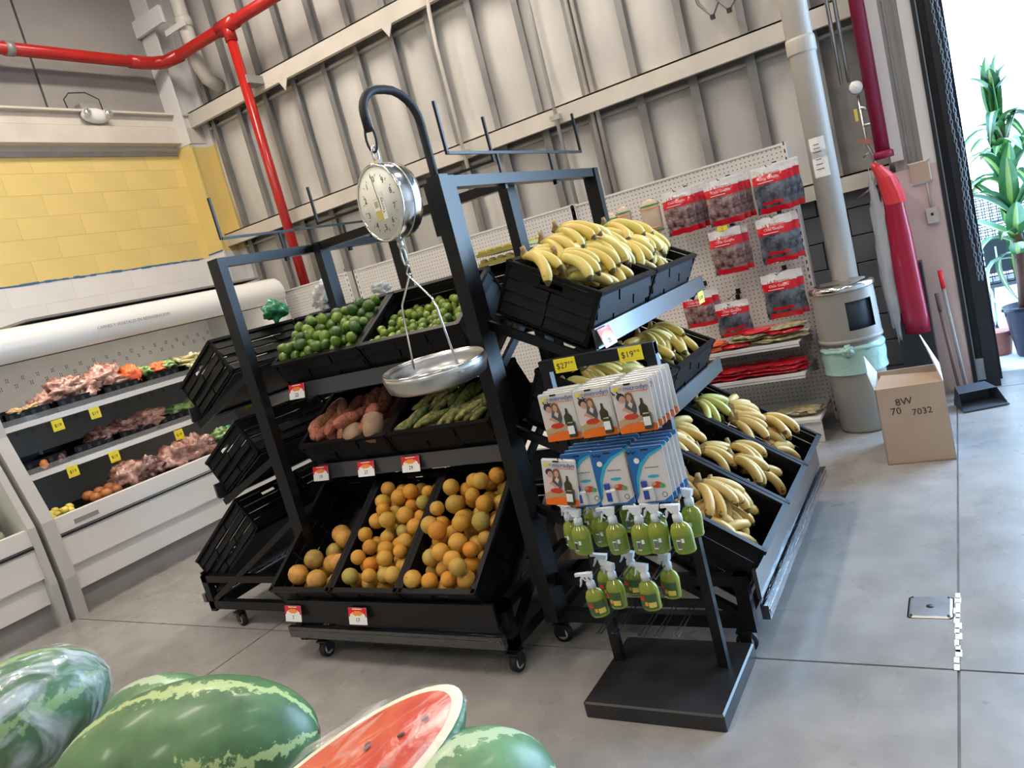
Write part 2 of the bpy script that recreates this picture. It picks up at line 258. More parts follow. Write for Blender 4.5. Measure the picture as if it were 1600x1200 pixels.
# ------------------------------------------------------------------ mesh helpers
class MB:
    def __init__(s): s.v = []; s.f = []; s.m = []; s.sm = []; s.mi = 0; s.T = None
    def add(s, vs, fs, smooth=False):
        o = len(s.v)
        if s.T is not None: vs = [s.T @ Vector(v) for v in vs]
        s.v += [tuple(v) for v in vs]; s.f += [tuple(i+o for i in f) for f in fs]
        s.m += [s.mi]*len(fs); s.sm += [smooth]*len(fs); return s
    def box(s, c, d, R=None):
        hx, hy, hz = d[0]/2, d[1]/2, d[2]/2
        vs = [Vector((x, y, z)) for x in (-hx, hx) for y in (-hy, hy) for z in (-hz, hz)]
        if R is not None: vs = [R @ v for v in vs]
        c = Vector(c); vs = [v+c for v in vs]
        return s.add(vs, [(0, 1, 3, 2), (4, 6, 7, 5), (0, 4, 5, 1), (2, 3, 7, 6), (0, 2, 6, 4), (1, 5, 7, 3)])
    def bb(s, x0, x1, y0, y1, z0, z1): return s.box(((x0+x1)/2, (y0+y1)/2, (z0+z1)/2), (abs(x1-x0), abs(y1-y0), abs(z1-z0)))
    def bar(s, a, b, w, h):   # rectangular bar between two points
        a = Vector(a); b = Vector(b); d = b-a; L = d.length; q = d.to_track_quat('Y', 'Z').to_matrix()
        return s.box((a+b)/2, (w, L, h), q)
    def rbox(s, c, d, r=.004, R=None):  # bevelled in the xy outline and top
        hx, hy, hz = d[0]/2, d[1]/2, d[2]/2; vs = []
        for z, i in ((-hz, 0), (hz-r, 0), (hz, r)):
            for sx, sy in ((-1, -1), (1, -1), (1, 1), (-1, 1)):
                x, y = sx*(hx-i), sy*(hy-i)
                vs += [(x, y-sy*r, z), (x-sx*r, y, z)] if sx*sy > 0 else [(x-sx*r, y, z), (x, y-sy*r, z)]
        vs = [Vector(v) for v in vs]
        if R is not None: vs = [R @ v for v in vs]
        vs = [v+Vector(c) for v in vs]; fs = []
        for k in range(2):
            for i in range(8): j = (i+1) % 8; fs.append((k*8+i, k*8+j, k*8+8+j, k*8+8+i))
        fs += [tuple(range(7, -1, -1)), tuple(range(16, 24))]
        return s.add(vs, fs)
    def tube(s, pts, r, n=8, caps=True, smooth=True, closed=False):
        pts = [Vector(p) for p in pts]; N = len(pts); rs = r if isinstance(r, (list, tuple)) else [r]*N
        vs = []; up = None
        for i, p in enumerate(pts):
            if closed: t = pts[(i+1) % N]-pts[i-1]
            else: t = (pts[min(i+1, N-1)]-pts[max(i-1, 0)])
            t.normalize()
            if up is None:
                up = Vector((0, 0, 1)) if abs(t.z) < .9 else Vector((1, 0, 0))
            a = t.cross(up).normalized(); up = a.cross(t).normalized()
            for k in range(n):
                an = 2*PI*k/n; vs.append(p+rs[i]*(a*math.cos(an)+up*math.sin(an)))
        fs = []
        for i in range(N if closed else N-1):
            i2 = (i+1) % N
            for k in range(n): k2 = (k+1) % n; fs.append((i*n+k, i*n+k2, i2*n+k2, i2*n+k))
        if caps and not closed: fs += [tuple(range(n-1, -1, -1)), tuple(range((N-1)*n, N*n))]
        return s.add(vs, fs, smooth)
    def cyl(s, a, b, r, n=12, r2=None, smooth=True): return s.tube([a, b], [r, r2 if r2 is not None else r], n, smooth=smooth)
    def lathe(s, prof, n=16, sy=1.0, smooth=True, cap=True):
        vs = []; fs = []; N = len(prof)
        for r, z in prof:
            for k in range(n): an = 2*PI*k/n; vs.append((r*math.cos(an), r*math.sin(an)*sy, z))
        for i in range(N-1):
            for k in range(n): k2 = (k+1) % n; fs.append((i*n+k, i*n+k2, (i+1)*n+k2, (i+1)*n+k))
        if cap: fs += [tuple(range(n-1, -1, -1)), tuple(range((N-1)*n, N*n))]
        return s.add(vs, fs, smooth)
    def ell(s, rx, ry, rz, n=12, m=8, c=(0, 0, 0), fn=None):
        vs = [Vector((0, 0, -1))]
        for j in range(1, m):
            ph = -PI/2+PI*j/m
            for k in range(n): a = 2*PI*k/n; vs.append(Vector((math.cos(ph)*math.cos(a), math.cos(ph)*math.sin(a), math.sin(ph))))
        vs.append(Vector((0, 0, 1)))
        if fn: vs = [fn(v) for v in vs]
        vs = [Vector((v.x*rx, v.y*ry, v.z*rz))+Vector(c) for v in vs]; fs = []
        for k in range(n): fs.append((0, 1+(k+1) % n, 1+k)); fs.append((len(vs)-1, 1+(m-2)*n+k, 1+(m-2)*n+(k+1) % n))
        for j in range(m-2):
            for k in range(n): k2 = (k+1) % n; fs.append((1+j*n+k, 1+j*n+k2, 1+(j+1)*n+k2, 1+(j+1)*n+k))
        return s.add(vs, fs, True)
    def prism(s, poly, d0, d1, ax='y'):   # polygon in the plane normal to ax, extruded d0..d1
        n = len(poly)
        f = {'y': lambda p, d: (p[0], d, p[1]), 'z': lambda p, d: (p[0], p[1], d), 'x': lambda p, d: (d, p[0], p[1])}[ax]
        vs = [f(p, d0) for p in poly]+[f(p, d1) for p in poly]
        fs = [tuple(range(n)), tuple(range(2*n-1, n-1, -1))]+[(i, n+i, n+(i+1) % n, (i+1) % n) for i in range(n)]
        return s.add(vs, fs)
    def mesh(s, name, mats):
        me = bpy.data.meshes.new(name); me.from_pydata(s.v, [], s.f)
        for m in (mats if isinstance(mats, (list, tuple)) else [mats]): me.materials.append(K[m] if isinstance(m, str) else m)
        me.polygons.foreach_set('material_index', s.m); me.polygons.foreach_set('use_smooth', s.sm); me.update(); return me
def link(name, me, parent=None, M=None):
    o = bpy.data.objects.new(name, me); COL.objects.link(o)
    if parent is not None: o.parent = parent
    if M is not None: o.matrix_basis = M
    return o
def tag(o, label, cat, group=None, kind=None):
    if label: o['label'] = label
    if cat: o['category'] = cat
    if group: o['group'] = group
    if kind: o['kind'] = kind
    return o
def thing(name, label, cat, M=None, group=None):
    o = link(name, None, None, M); o.empty_display_size = .05; return tag(o, label, cat, group)
def part(name, mb, mats, parent, label=None, M=None):
    me = mb if isinstance(mb, bpy.types.Mesh) else mb.mesh(name, mats)
    o = link(name, me, parent, M)
    if label: o['label'] = label
    return o
def solo(name, mb, mats, label, cat, group=None, M=None):
    me = mb if isinstance(mb, bpy.types.Mesh) else mb.mesh(name, mats)
    return tag(link(name, me, None, M), label, cat, group)
def struct(name, mb, mats, label=None, cat='structure', M=None):
    me = mb.mesh(name, mats) if mb else None
    return tag(link(name, me, None, M), label, cat, None, 'structure')
def copy_tree(o, parent=None, M=None, label=None, group=None):
    c = o.copy(); COL.objects.link(c); c.parent = parent
    if M is not None: c.matrix_basis = M
    if label: c['label'] = label
    if group: c['group'] = group
    for ch in list(o.children): copy_tree(ch, c)
    return c
def T(x, y, z): return Matrix.Translation((x, y, z))
def RX(a): return Matrix.Rotation(a, 4, 'X')
def RY(a): return Matrix.Rotation(a, 4, 'Y')
def RZ(a): return Matrix.Rotation(a, 4, 'Z')
def SCL(x, y=None, z=None):
    m = Matrix.Identity(4); m[0][0] = x; m[1][1] = x if y is None else y; m[2][2] = x if z is None else z; return m
def frame(o, x, y, z):
    x, y, z, o = map(Vector, (x, y, z, o)); return Matrix(((x.x, y.x, z.x, o.x), (x.y, y.y, z.y, o.y), (x.z, y.z, z.z, o.z), (0, 0, 0, 1)))
_tx = {}
def text_mesh(body, size, mname, depth=0.0, align='CENTER'):
    k = (body, size, mname, depth)
    if k in _tx: return _tx[k]
    cu = bpy.data.curves.new('text', 'FONT'); cu.body = body; cu.size = size; cu.align_x = align; cu.align_y = 'CENTER'; cu.extrude = depth; cu.resolution_u = 2
    o = bpy.data.objects.new('text', cu); COL.objects.link(o); bpy.context.view_layer.update()
    me = bpy.data.meshes.new_from_object(o.evaluated_get(bpy.context.evaluated_depsgraph_get())); me.materials.clear(); me.materials.append(K[mname])
    bpy.data.objects.remove(o); bpy.data.curves.remove(cu); _tx[k] = me; return me
UP = frame((0, 0, 0), (1, 0, 0), (0, 0, 1), (0, -1, 0))   # text plane stood up, facing -Y
# ------------------------------------------------------------------ room
WL, WB = -7.2, 6.15
XS = [-10.2, -6.88, -3.55, -0.22, 3.11, 6.45]; YS = [-7.5, -4.2, -.86, 2.47, 5.80, 6.2]
fl = struct('floor', MB().bb(-10, 6.5, -7.5, 6.2, -.12, -.012), 'grey_steel', None)
for i in range(5):
    for j in range(5):
        x0, x1, y0, y1 = XS[i], XS[i+1], YS[j], YS[j+1]
        part('floor_slab', MB().box(((x0+x1)/2, (y0+y1)/2, -.01), (x1-x0-.009, y1-y0-.009, .02)), 'floor', fl)
mb = MB()
random.seed(4)
for k in range(14):
    y = 2.62+k*.035+random.uniform(-.006, .006); mb.box((-.222+random.uniform(-.004, .004), y-.13, .0008), (.012+random.random()*.010, .040, .0016))
part('joint_filler', mb, 'white_print', fl, 'pale filler smeared in the floor joint')
p = solo('floor_drain_cover', MB().rbox((0, 0, .003), (.15, .16, .006), .01), 'dull_steel', 'square steel cover plate set in the concrete floor beside the joint', 'cover plate', M=T(-.31, 2.86, 0))
part('center_hole', MB().lathe([(.014, .006), (.014, .0068)], 12), 'black_print', p); 
for sx in (-1, 1):
    for sy in (-1, 1): part('screw', MB().lathe([(.005, .006), (.005, .0075)], 8), 'dark_steel', p, M=T(sx*.06, sy*.065, 0))
# left wall of painted block
wl = struct('wall_left', MB().bb(WL-.2, WL-.02, -7.5, 6.2, 0, 7.0), 'grey_steel')
bme = {}
part('mortar', MB().bb(WL-.03, WL-.0022, -7, 6.1, 1.4, 2.55), 'white_paint', wl); part('mortar', MB().bb(WL-.03, WL-.0022, -7, 6.1, 2.55, 3.75), 'yellow_paint', wl, 'yellow painted mortar')
for key in ('yellow_paint', 'white_paint'): bme[key] = MB().rbox((0, 0, 0), (.5985, .1985, .10), .001, RY(PI/2).to_3x3() @ RZ(PI/2).to_3x3()).mesh('block', key)
for j in range(0, 19):
    z0 = -.05+j*.2+.0
    zc = z0+.1
    if zc < 1.5: continue
    key = 'yellow_paint' if zc > 2.55 else 'white_paint'
    for i in range(8):
        y = 1.45+i*.6+(j % 2)*.3
        if y-.3 > 6.0: continue
        part('block', bme[key], None, wl, M=T(WL-.05, y, zc))
mb = MB(); random.seed(3)
for k in range(60):
    y = 2.4+k*.055; mb.box((WL+.002, y, 2.552+random.uniform(-.003, .003)), (.004, .058, random.uniform(.008, .022)))
part('masking_tape', mb, 'tape_blue', wl, 'blue tape left along the edge of the yellow paint')
mb = MB(); mb.bb(WL-.02, WL+.02, 0, 6.1, 3.75, 3.80); mb.bb(WL-.02, WL+.14, 0, 6.1, 3.80, 3.97); mb.bb(WL-.02, WL+.10, 0, 6.1, 3.985, 4.10); mb.bb(WL-.02, WL+.16, 0, 6.1, 4.10, 4.12)
tr = struct('trim_1', mb, 'girt_paint'); 
part('shadow_gap', MB().bb(WL-.02, WL+.015, 0, 6.1, 3.70, 3.755), 'grey_steel', tr)
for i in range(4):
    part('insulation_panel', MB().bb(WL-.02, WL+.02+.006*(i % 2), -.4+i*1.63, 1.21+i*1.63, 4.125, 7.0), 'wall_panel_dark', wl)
# back wall: insulated bays, seam ribs, girts
wb = struct('wall_back', MB().bb(-7.2, -.30, WB+.02, WB+.2, 0, 7.0), 'grey_steel')
ribx = [-1.19-.4355*k for k in range(-1, 14)]
def bay(x0, x1, z0, z1, seed):
    mb = MB(); nx, nz = 6, 8; vs = []
    for i in range(nx+1):
        for j in range(nz+1):
            u, v = i/nx, j/nz; b = .05*math.sin(PI*u)*min(1, 4*v*(1-v)+.25*(1-v))
            b += .010*noise.noise(Vector((u*3+seed, v*7, seed*1.7)))
            vs.append((x0+(x1-x0)*u, WB-b, z0+(z1-z0)*v))
    fs = [(i*(nz+1)+j, (i+1)*(nz+1)+j, (i+1)*(nz+1)+j+1, i*(nz+1)+j+1) for i in range(nx) for j in range(nz)]
    return mb.add(vs, fs, True)
for k in range(len(ribx)):
    x1 = ribx[k]; x0 = x1-.4355
    for (z0, z1, mt) in ((1.62, 2.62, 'wall_panel'), (2.78, 3.97, 'wall_panel'), (4.12, 7.0, 'wall_panel')):
        part('insulation_panel', bay(x0, x1, z0, z1, k+z0), mt, wb)
    if x1 < -.75:
        for (z0, z1, w) in ((1.62, 2.64, .055), (2.77, 3.99, .045), (4.10, 7.0, .05)):
            mb = MB(); mb.bb(x1-.012, x1+.012, WB-.085, WB-.0, z0, z1); mb.bb(x1-.012, x1+w, WB-.092, WB-.084, z0, z1)
            part('rib', mb, 'rib_metal', wb)
for n, z0, z1, dp in ((2, 2.63, 2.77, .20), (3, 3.97, 4.13, .20), (4, 1.50, 1.62, .16)):
    mb = MB(); mb.bb(WL, -.40, WB-dp, WB+.01, z1-.012, z1); mb.bb(WL, -.40, WB-dp, WB-dp+.012, z0, z1); mb.bb(WL, -.40, WB-dp+.01, WB-dp+.05, z0, z0+.01); mb.bb(WL, -.40, WB-.05, WB+.01, z0-.05, z0-.03)
    struct('trim_%d' % n, mb, 'girt_paint')
for cx in (-5.55, -4.15): part('clip', MB().prism([(-.06, 0), (.06, 0), (0, -.10)], 0, .01, 'y'), 'girt_paint', wb, M=T(cx, WB-.20, 3.97))
# low block wall behind the bin
random.seed(9)
lowb = MB().rbox((0, 0, 0), (.392, .192, .12), .002, RX(PI/2).to_3x3()).mesh('block', 'block_grey')
for j in range(8):
    for i in range(17): part('block', lowb, None, wb, M=T(-.52-i*.4-(j % 2)*.2, WB-.03, .1+j*.2-.02))
# right part of back wall: column by the door
dc = struct('trim_5', MB().bb(-.36, -.125, 5.93, 6.35, 0, 7.0), 'door_column')
part('flange', MB().bb(-.375, -.30, 5.86, 5.93, 1.62, 7), 'white_paint', dc, 'pale flange of the steel door column'); part('flange', MB().bb(-.19, -.115, 5.86, 5.93, 0, 7), 'white_paint', dc)
part('groove', MB().bb(-.275, -.262, 5.90, 5.932, 1.6, 7), 'rib_metal', dc); part('groove', MB().bb(-.235, -.225, 5.90, 5.932, 1.6, 7), 'rib_metal', dc)
part('painted_board', MB().bb(-.47, -.12, 5.85, 5.93, 0, 1.55), 'pink_board', dc, 'pinkish board at the foot of the door column')
dg = struct('door_1', MB().bb(-.115, .0, 5.90, 6.3, 0, 7), 'door_black')
part('guide_rail', MB().bb(-.04, .04, 5.82, 5.92, 0.0, 7), 'door_black', dg); part('guide_rail', MB().bb(-.115, -.09, 5.84, 5.92, 0, 7), 'door_black', dg)
mb = MB(); mb.bb(.0, .055, 6.0, 6.35, 0, 7)
part('jamb', mb, 'door_black', dg); part('guide_foot', MB().bb(-.09, -.03, 5.84, 5.9, .05, .2), 'dull_steel', dg)
part('slotted_edge', MB().bb(-.092, -.085, 5.83, 5.84, 0, 7), 'chain_steel', dg)
part('shutter_box', MB().bb(.0, 4.2, 5.95, 6.6, 4.3, 5.0), 'door_black', dg)
struct('wall_front_right', MB().bb(4.2, 6.5, 6.0, 6.2, 0, 7), 'white_paint'); struct('trim_6', MB().bb(0.0, 4.3, 6.1, 6.2, 4.9, 7), 'white_paint')
struct('wall_right', MB().bb(6.4, 6.6, -7.5, 6.2, 0, 7), 'white_paint'); struct('wall_front', MB().bb(-10, 6.5, -7.6, -7.4, 0, 7), 'wall_panel')
struct('ceiling', MB().bb(-7.4, 6.6, -7.6, 6.4, 7.0, 7.1), 'ceiling_metal')
mb = MB(); mb.bb(-1.0, 12, 6.2, 30, -.04, -.005); struct('ground_outside', mb, 'outside_ground')
# ceiling lamps (out of view, light the hall)
for i, (lx, ly) in enumerate(LAMPS):
    o = thing('ceiling_lamp', 'long fluorescent ceiling lamp hanging over the aisle', 'lamp', T(lx, ly, 5.78), 'ceiling lamps over the hall')
    part('housing', MB().bb(-.17, .17, -.76, .76, -.02, .05), 'white_enamel', o); part('cord', MB().cyl((0, 0, .05), (0, 0, 1.2), .008), 'black_metal', o)
# corner column: white above, yellow, white below
col = struct('trim_7', MB().bb(WL+.0, WL+.26, 5.76, 5.78, 3.76, 7), 'white_paint')
def colp(z0, z1, m, lab=None):
    mb = MB(); mb.bb(WL+.0, WL+.24, 5.765, 5.79, z0, z1); mb.bb(WL+.10, WL+.13, 5.79, 6.10, z0, z1); mb.bb(WL, WL+.24, 6.09, 6.12, z0, z1)
    mb.bb(WL, WL+.11, 5.78, 6.1, z0, z1); part('column_section', mb, m, col, lab)
colp(1.5, 2.58, 'white_paint'); colp(2.58, 3.76, 'yellow_paint', 'yellow painted stretch of the corner column'); colp(3.76, 7, 'white_paint')
part('tape', MB().bb(WL, WL+.245, 5.76, 5.765, 2.575, 2.59), 'tape_blue', col)
part('bracket', MB().bb(WL, WL+.5, 5.70, 5.74, 4.95, 5.12), 'white_paint', col)
# white duct in the corner
o = thing('downpipe', 'cream rainwater downpipe with an elbow in the upper corner', 'pipe', T(-6.58, 5.86, 0))
part('pipe_run', MB().tube([(0, 0, 7), (0, 0, 5.0), (0, 0.02, 4.5), (-.02, .1, 4.35), (-.02, .24, 4.28)], .075, 14), 'duct_paint', o)
part('collar', MB().lathe([(.085, 4.86), (.09, 4.88), (.09, 4.94), (.085, 4.96)], 14), 'duct_paint', o); part('strap', MB().bb(-.22, .1, -.09, -.07, 4.84, 4.90), 'white_paint', o)
o = thing('fire_pipe', 'red fire main running along the corner walls and dropping to the floor', 'pipe', T(0, 0, 0))
part('pipe_run', MB().tube([(-6.95, -1, 4.60), (-6.95, 5.45, 4.60), (-6.94, 5.60, 4.60), (-6.88, 5.70, 4.60), (-6.72, 5.75, 4.60), (-2.0, 5.75, 4.60)], .058, 14), 'red_pipe', o, 'red pipe along both walls')
part('drop_pipe', MB().cyl((-5.87, 5.75, 4.6), (-5.87, 5.75, 1.2), .05, 14), 'red_pipe', o)
part('tee', MB().tube([(-6.0, 5.75, 4.6), (-5.74, 5.75, 4.6)], .072, 14).tube([(-5.87, 5.75, 4.6), (-5.87, 5.75, 4.45)], .062, 14), 'red_pipe', o)
part('elbow', MB().tube([(-6.95, 5.35, 4.60), (-6.95, 5.48, 4.60), (-6.93, 5.62, 4.60), (-6.86, 5.72, 4.60), (-6.66, 5.76, 4.60)], .066, 14), 'red_pipe', o)
part('coupling', MB().tube([(-6.95, 4.13, 4.6), (-6.95, 4.20, 4.6)], .067, 14), 'rib_metal', o); part('bracket', MB().bb(-5.94, -5.80, 5.74, 5.96, 4.02, 4.10), 'grey_steel', o)
# emergency light
o = thing('emergency_light', 'oval twin-head emergency light with looped cable above the yellow wall', 'light', T(WL+.15, 4.85, 4.06))
part('body', MB().ell(.05, .15, .075, 14, 8), 'white_enamel', o)
for s in (-1, 1):
    h = part('lamp_head', MB().ell(.05, .055, .055, 12, 8), 'glass_soft', o, M=T(.05, s*.11, .01)); part('reflector', MB().ell(.02, .04, .04, 10, 6, c=(.012, 0, 0)), 'chrome', h)
part('cable', MB().tube([Vector((-.05, -.22+.0, .05)), (0.02, -.28, .14), (.03, -.22, .2), (.03, -.05, .215), (.02, .08, .16), (.0, .10, .05)], .006, 6), 'black_print', o); part('mount', MB().bb(-.1, 0, -.12, .05, .02, .12), 'grey_steel', o)
# conduits
o = thing('conduit', 'thin pale conduit clipped down the metal wall left of the banana rack', 'conduit', T(0, 0, 0)); part('tube', MB().cyl((-2.71, 5.90, 7), (-2.71, 5.90, 1.6), .016, 8), 'duct_paint', o); part('clamp', MB().bb(-2.76, -2.67, 5.88, 5.93, 2.66, 2.70), 'dull_steel', o)
o = thing('conduit', 'pair of thin cream conduits running down from above the second bay', 'conduit', T(0, 0, 0))
for dx in (0, .05): part('tube', MB().cyl((-2.46+dx, 6.05, 7), (-2.46+dx, 6.05, 1.6), .018, 8), 'girt_paint', o)
o = thing('conduit', 'curved thin conduit rising behind the hook of the hanging scale', 'conduit', T(0, 0, 0))
part('tube', MB().tube([(-3.66, 5.93, 4.3), (-3.62, 5.91, 4.05), (-3.64, 5.90, 3.9), (-3.66, 5.90, 3.6), (-3.66, 5.90, 1.7)], .018, 8), 'girt_paint', o); part('clamp', MB().bb(-3.71, -3.61, 5.88, 5.93, 2.66, 2.69), 'dull_steel', o)
for (lab, dx, h) in (('grey hanging cable loop high on the wall, left strand', 0, .30), ('grey hanging cable loop high on the wall, right strand', .12, .22)):
    o = thing('cable_loop', lab, 'cable', T(-1.45+dx, 5.9, 2.95)); part('cable', MB().tube([(0, 0, .9), (-.01, 0, .45), (.04, 0, .12), (.12, 0, .0), (.22, 0, h*.5), (.26, 0, .9)], .012, 8), 'rib_metal', o); part('tie', MB().box((.12, 0, .0), (.03, .03, .03)), 'black_print', o)
# fat cream downpipe right
o = thing('downpipe', 'thick cream downpipe standing beside the pegboard shelf', 'pipe', T(-.73, 5.42, 0))
part('pipe_run', MB().cyl((0, 0, 0), (0, 0, 7), .082, 20), 'pvc', o)
part('collar', MB().lathe([(.088, 2.42), (.09, 2.43), (.09, 2.50), (.088, 2.52)], 20), 'pvc', o)
for i, (z, h) in enumerate(((1.83, .13), (1.73, .17))):
    n = part('paper_notice', MB().add([(.088*math.sin(a)*1, -.088*math.cos(a), zz) for a in (-.62, -.3, 0, .3, .5) for zz in (z-h/2, z+h/2)], [(k*2, k*2+2, k*2+3, k*2+1) for k in range(4)]), 'white_print', o, 'white paper notice on the pipe')
    for q in range(3): part('text_line', MB().box((-.01, -.0895, z-h*.2+q*h*.18), (.05-.008*q, .001, .004)), 'black_print', n)
# ------------------------------------------------------------------ racks
def caster():
    w = MB().tube([(-.014, 0, .04), (.014, 0, .04)], .04, 16)
    return w
wheel_me = MB().tube([(-.014, 0, .04), (.014, 0, .04)], .04, 18).mesh('wheel', 'rubber')
mb = MB().tube([(-.016, 0, .04), (.016, 0, .04)], .026, 14); hub_me = mb.mesh('hub', 'wheel_hub')
hub2_me = MB().tube([(-.018, 0, .04), (.018, 0, .04)], .011, 10).mesh('axle', 'dark_steel')
fork = MB(); fork.bb(-.022, -.018, -.02, .022, .03, .085); fork.bb(.018, .022, -.02, .022, .03, .085); fork.bb(-.03, .03, -.03, .03, .083, .09); fork_me = fork.mesh('fork', 'dark_steel')
SH = [(.42, 1.232, 30, .41), (.42, .787, 30, .41)]
def make_rack(label, Mr, W, off, lowd, top=2.0, holder=None, front_extra=False, cast=(.8, .06, .06)):
    o = thing('produce_rack', label, 'rack', Mr, 'black rolling produce racks')
    for x in (0, W):
        part('post', MB().bb(x-.025, x+.025, -.038, .038, .1, top), 'black_metal', o)
        mb = MB(); L = lowd+.04
        mb.bb(x-.02, x+.02, -L, .03, .10, .15); part('base_beam', mb, 'black_metal', o)
        part('upper_beam', MB().bb(x-.02, x+.02, -L, .03, .27, .31), 'black_metal', o)
        part('foot_post', MB().bb(x-.02, x+.02, -L, -L+.05, .085, .31), 'black_metal', o)
        part('brace', MB().bar((x, -L+.05, .15), (x, -.03, .62), .03, .03), 'black_metal', o)
        for sh in (0, 1):
            d, z, a, w = SH[sh]; a = math.radians(a)
            part('shelf_arm', MB().bar((x, -.0, z+w*math.sin(a)-.02), (x, -(d+off), z-.035), .02, .035), 'black_metal', o)
    part('top_beam', MB().bb(.025, W-.025, -.03, .03, top-.045, top), 'black_metal', o)
    for y in (-.02, -(lowd+.015)): part('long_beam', MB().bb(-.0, W+.0, y-.02, y+.02, .085, .145), 'black_metal', o)
    for sh in (0, 1):
        d, z, a, w = SH[sh]; a = math.radians(a); ca, sa = math.cos(a), math.sin(a)
        d += off
        mb = MB(); c = Vector((W/2, -(d-ca*w/2)-sa*-.006, z+sa*w/2-.012)); mb.box(c, (W-.06, w+.02, .006), RX(a).to_3x3())
        part('shelf_plate', mb, 'black_metal', o)
        part('shelf_rail', MB().bb(.0, W, -(d+.062), -(d+.05), z-.01, z+.068), 'rail_metal', o)
        part('shelf_lip', MB().bb(.0, W, -(d+.05), -(d-.03), z-.014, z-.006), 'black_metal', o)
    a = math.radians(34); ca, sa = math.cos(a), math.sin(a)
    mb = MB(); mb.box((W/2, -(lowd-ca*.31), .205+sa*.31-.012), (W-.04, .64, .006), RX(a).to_3x3()); part('shelf_plate', mb, 'black_metal', o)
    part('shelf_rail', MB().bb(.01, W-.01, -(lowd+.075), -(lowd+.06), .205, .32), 'black_metal' if not front_extra else 'rail_metal', o)
    part('wrapped_bumper', MB().bb(-.01, W+.01, -(lowd+.098), -(lowd+.068), .135, .190).bb(.0, W, -(lowd+.10), -(lowd+.066), .155, .172), 'wrap_black', o, 'bumper board wrapped in shiny plastic film')
    for x in (cast[1], W-cast[2]):
        for y in (-.0, -cast[0]):
            c = part('caster', fork_me, None, o, M=T(x, y, .0) @ RZ(random.uniform(-.5, .5)))
            part('wheel', wheel_me, None, c); part('hub', hub_me, None, c)
    if holder:
        h = MB(); x0, x1 = holder
        h.bb(x0, x1, -.006, .006, 2.09, 2.102); h.bb(x0-.006, x0+.006, -.006, .006, 2.09, 2.30); h.bb(x1-.006, x1+.006, -.006, .006, 2.09, 2.30)
        for f in (.30, .70): xx = x0+(x1-x0)*f; h.bb(xx-.005, xx+.005, -.005, .005, top, 2.09); h.box((xx, 0, top-.055), (.02, .02, .02))
        part('sign_holder', h, 'black_metal', o)
    return o
MF = T(-3.035, 3.17, 0); WF = 1.245
MR = T(-1.69, 2.52, 0) @ RZ(PI/2); WR = 1.42
ML = T(-3.11, 3.92, 0) @ RZ(-PI/2); WLr = 1.40
random.seed(11)
rackF = make_rack('black rolling rack of limes, roots and oranges facing the viewer', MF, WF, 0, .86, holder=(.03, WF-.03), cast=(.885, .13, .0))
rackR = make_rack('black rolling rack of bananas facing the doorway', MR, WR, 0, .80, holder=(.08, 1.36), front_extra=True, cast=(.79, .0, .06))
rackL = make_rack('black rolling rack facing the refrigerated case, seen from its end', ML, WLr, .115, .93, holder=(.05, 1.33), cast=(.72, .06, -.01))
MB_ = T(-1.81, 3.30, 0) @ RZ(PI)
rackB = make_rack('black rolling rack at the back of the island, carrying egg cartons', MB_, 1.20, 0, .80, top=1.50)
# ------------------------------------------------------------------ crates
def wall_slats(L, H, y, handle=False, n=4):
    """a moulded crate wall in the local xz plane: stepped bands inside a border"""
    mb = MB(); t = .012
    mb.bb(0, L, y-t/2, y+t/2, 0, .012); mb.bb(0, L, y-t, y+t, H-.016, H); mb.bb(0, .018, y-t/2, y+t/2, 0, H); mb.bb(L-.018, L, y-t/2, y+t/2, 0, H)
    bh = (H-.03)/n
    for k in range(n):
        z0 = .014+k*bh; z1 = z0+bh-.006
        if handle and k == n-1:
            c = L/2
            for (a, b) in ((.018, c-.05), (c+.05, L-.018)): mb.add([(a, y-.009, z0), (b, y-.009, z0), (b, y-.003, z1), (a, y-.003, z1), (a, y+.004, z0), (b, y+.004, z0), (b, y+.006, z1), (a, y+.006, z1)], BF)
            mb.bb(c-.05, c+.05, y-.005, y+.004, z0, z0+.012); mb.bb(c-.05, c+.05, y-.005, y+.004, z1-.010, z1)
        else:
            m = 3 if L > .45 else 2
            for q in range(m):
                a = .018+(L-.036)*q/m+(.006 if q else 0); b = .018+(L-.036)*(q+1)/m-.0
                off = (.004 if (q+k) % 2 else 0)
                mb.add([(a, y-.015+off, z0), (b, y-.015+off, z0), (b, y-.004+off, z1), (a, y-.004+off, z1), (a, y+.004, z0), (b, y+.004, z0), (b, y+.006, z1), (a, y+.006, z1)], BF)
    return mb
BF = [(0, 1, 2, 3), (5, 4, 7, 6), (4, 5, 1, 0), (3, 2, 6, 7), (1, 5, 6, 2), (4, 0, 3, 7)]
_cm = {}
def crate_meshes(L, W, H):
    if (L, W, H) in _cm: return _cm[(L, W, H)]
    lw = wall_slats(L, H, 0, L < W).mesh('side_panel', 'black_plastic'); ww = wall_slats(W, H, 0, W < L or W < .5).mesh('side_panel', 'black_plastic')
    f = MB(); f.bb(0, L, 0, W, .0, .006)
    for i in range(1, 6): f.bb(0, L, W*i/6-.006, W*i/6+.006, -.004, .008)
    _cm[(L, W, H)] = (lw, ww, f.mesh('crate_floor', 'black_plastic')); return _cm[(L, W, H)]
def make_crate(M, L, W, H, label, group):
    o = thing('plastic_crate', label, 'crate', M, group); lw, ww, fm = crate_meshes(L, W, H)
    part('side_panel', lw, None, o, M=T(0, .008, 0)); part('side_panel', lw, None, o, M=T(L, W-.008, 0) @ RZ(PI))
    part('side_panel', ww, None, o, M=T(.008, W, 0) @ RZ(-PI/2)); part('side_panel', ww, None, o, M=T(L-.008, 0, 0) @ RZ(PI/2))
    part('crate_floor', fm, None, o); return o
